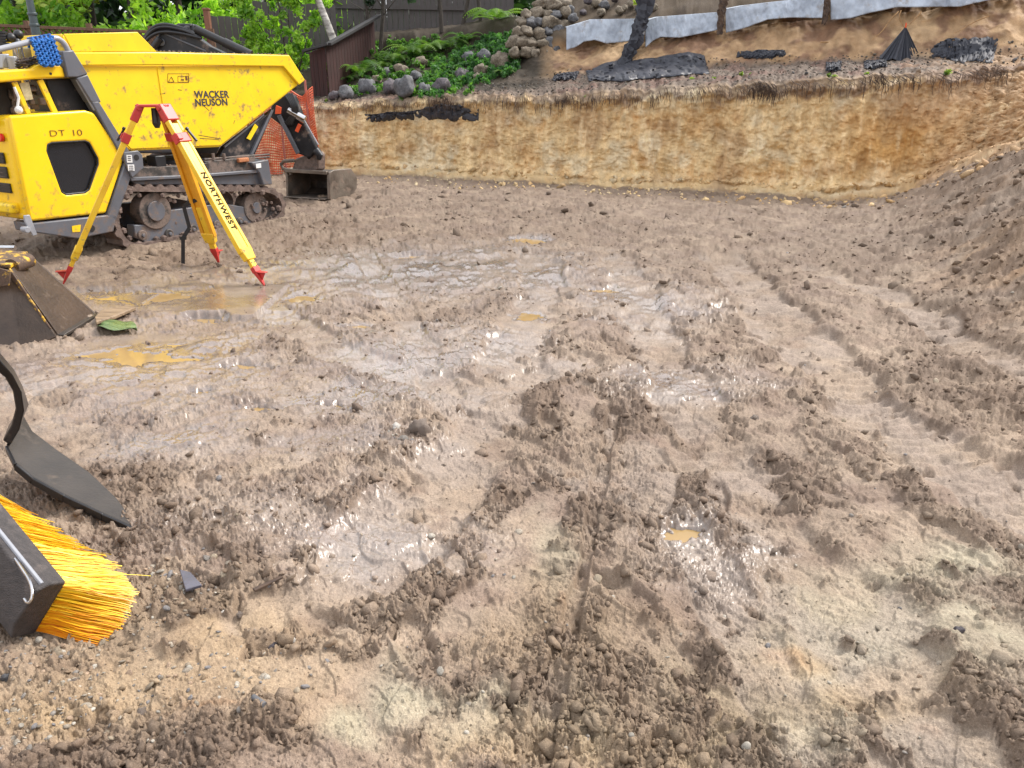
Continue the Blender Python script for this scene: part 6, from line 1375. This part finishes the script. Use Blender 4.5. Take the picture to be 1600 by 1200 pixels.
sheet(([(1290, 98), (1315, 97)], [(1289, 112), (1313, 112)]), 'small square black plastic piece on the gravel ledge', m='sheetclean', seed=5)
sheet(([(1348, 96), (1384, 94)], [(1350, 108), (1386, 106)]), 'black plastic scrap left of the gathered bundle foot', m='sheetclean', seed=6)
sheet(([(570, 180), (640, 178), (690, 164), (748, 170)], [(574, 192), (640, 190), (690, 188), (748, 192)]), 'long torn grey-black plastic strip hanging on the left part of the cut', seed=7, amp=.09, lift=.07)
# gathered bundle
ap = at_y(1415, 41, yup(1415) - .45); bn = empty('gathered_plastic', ap); tag(bn, 'gathered bundle of black pleated plastic tied at its top, on the upper bank', 'plastic')
mb = MB(); V, Fc = [], []; n = 64
for j in range(9):
    s = j / 8
    for i in range(n + 1):
        q_ = i / n; bx_ = 1372 + 64 * q_; bv = 90 + 9 * math.sin(q_ * 2.6) + 4 * math.sin(q_ * 17) ; 
        e_ = at_y(bx_, bv, yup(1400) - .62) - ap; p = e_ * (s ** 1.15); amp = .045 * s * (1 if i % 2 else -1) * (.6 + .4 * math.sin(i)); V.append(p + Vector((0, -abs(amp) * 1.3 + .03 * math.sin(q_ * 3.14) * -4 * s, 0)))
for j in range(8):
    for i in range(n): Fc.append((j * (n + 1) + i, j * (n + 1) + i + 1, (j + 1) * (n + 1) + i + 1, (j + 1) * (n + 1) + i))
mb.add(V, Fc); o = mb.build('pleated_sheet', M['sheetclean'], bn); md = o.modifiers.new('t', 'SOLIDIFY'); md.thickness = .006
mb = MB(); mb.tube([(0, 0, -.04), (0, -.01, .0), (.0, 0, .05)], [.012, .014, .010], 8); mb.build('tie', M['orange'], bn, smooth=True)
mb = MB(); random.seed(2)
def rootpath(mb, uvs, y, r0, r1):
    P = [at_y(u, v, y) for u, v in uvs]; P = smooth_path(P); n = len(P); mb.tube(P, [r0 + (r1 - r0) * i / (n - 1) for i in range(n)], 6)
for uvs, lab in ((((1404, 18), (1390, 32), (1378, 50), (1362, 62)), 'pale root running down left of the gathered bundle'), (((1408, 16), (1404, 28), (1412, 42)), 'short pale root above the gathered bundle'), (((1440, 18), (1428, 32), (1416, 42)), 'pale root slanting from the right down to the gathered bundle'), (((1282, 66), (1305, 66), (1322, 72), (1340, 70), (1356, 68)), 'thin pale root lying along the upper bank'), (((1545, 25), (1520, 35), (1500, 48), (1490, 52)), 'pale root at the right end of the upper bank')):
    mb = MB(); u_ = uvs[0][0]; rootpath(mb, uvs, yup(u_) - .42, .012, .005); c_ = Vector(mb.v[0]); mb.v = [tuple(Vector(v) - c_) for v in mb.v]; o = mb.build('root', M['root'], None, smooth=True); o.location = c_; tag(o, lab, 'root')
# fine rootlets along the lip of the cut
random.seed(14); mb = MB()
for k in range(900):
    ph_ = R(random.uniform(-14, 31)) if k > 220 else R(random.choice([random.gauss(17.0, .5), random.gauss(17, .5), random.gauss(3.5, .5), random.gauss(-5, .6), random.gauss(24, .5)]))
    rr_ = float(np.interp(ph_, phis, rt)); z_ = float(np.interp(ph_, phis, zt)); x_, y_ = (rr_ - .42) * math.sin(ph_), (rr_ - .42) * math.cos(ph_); L_ = random.uniform(.04, .22); z_ += random.uniform(-.14, -.0)
    p = Vector((x_, y_, z_)); P = [p + Vector((0, .12, .03)), p]
    for q_ in range(3): p = p + Vector((random.uniform(-.02, .02), random.uniform(-.01, .01), -L_ / 3)); P.append(p)
    mb.tube(P, [.004, .004, .0035, .003, .0015], 4)
o = mb.build('rootlets', M['darkroot'], None, smooth=True); o['kind'] = 'stuff'
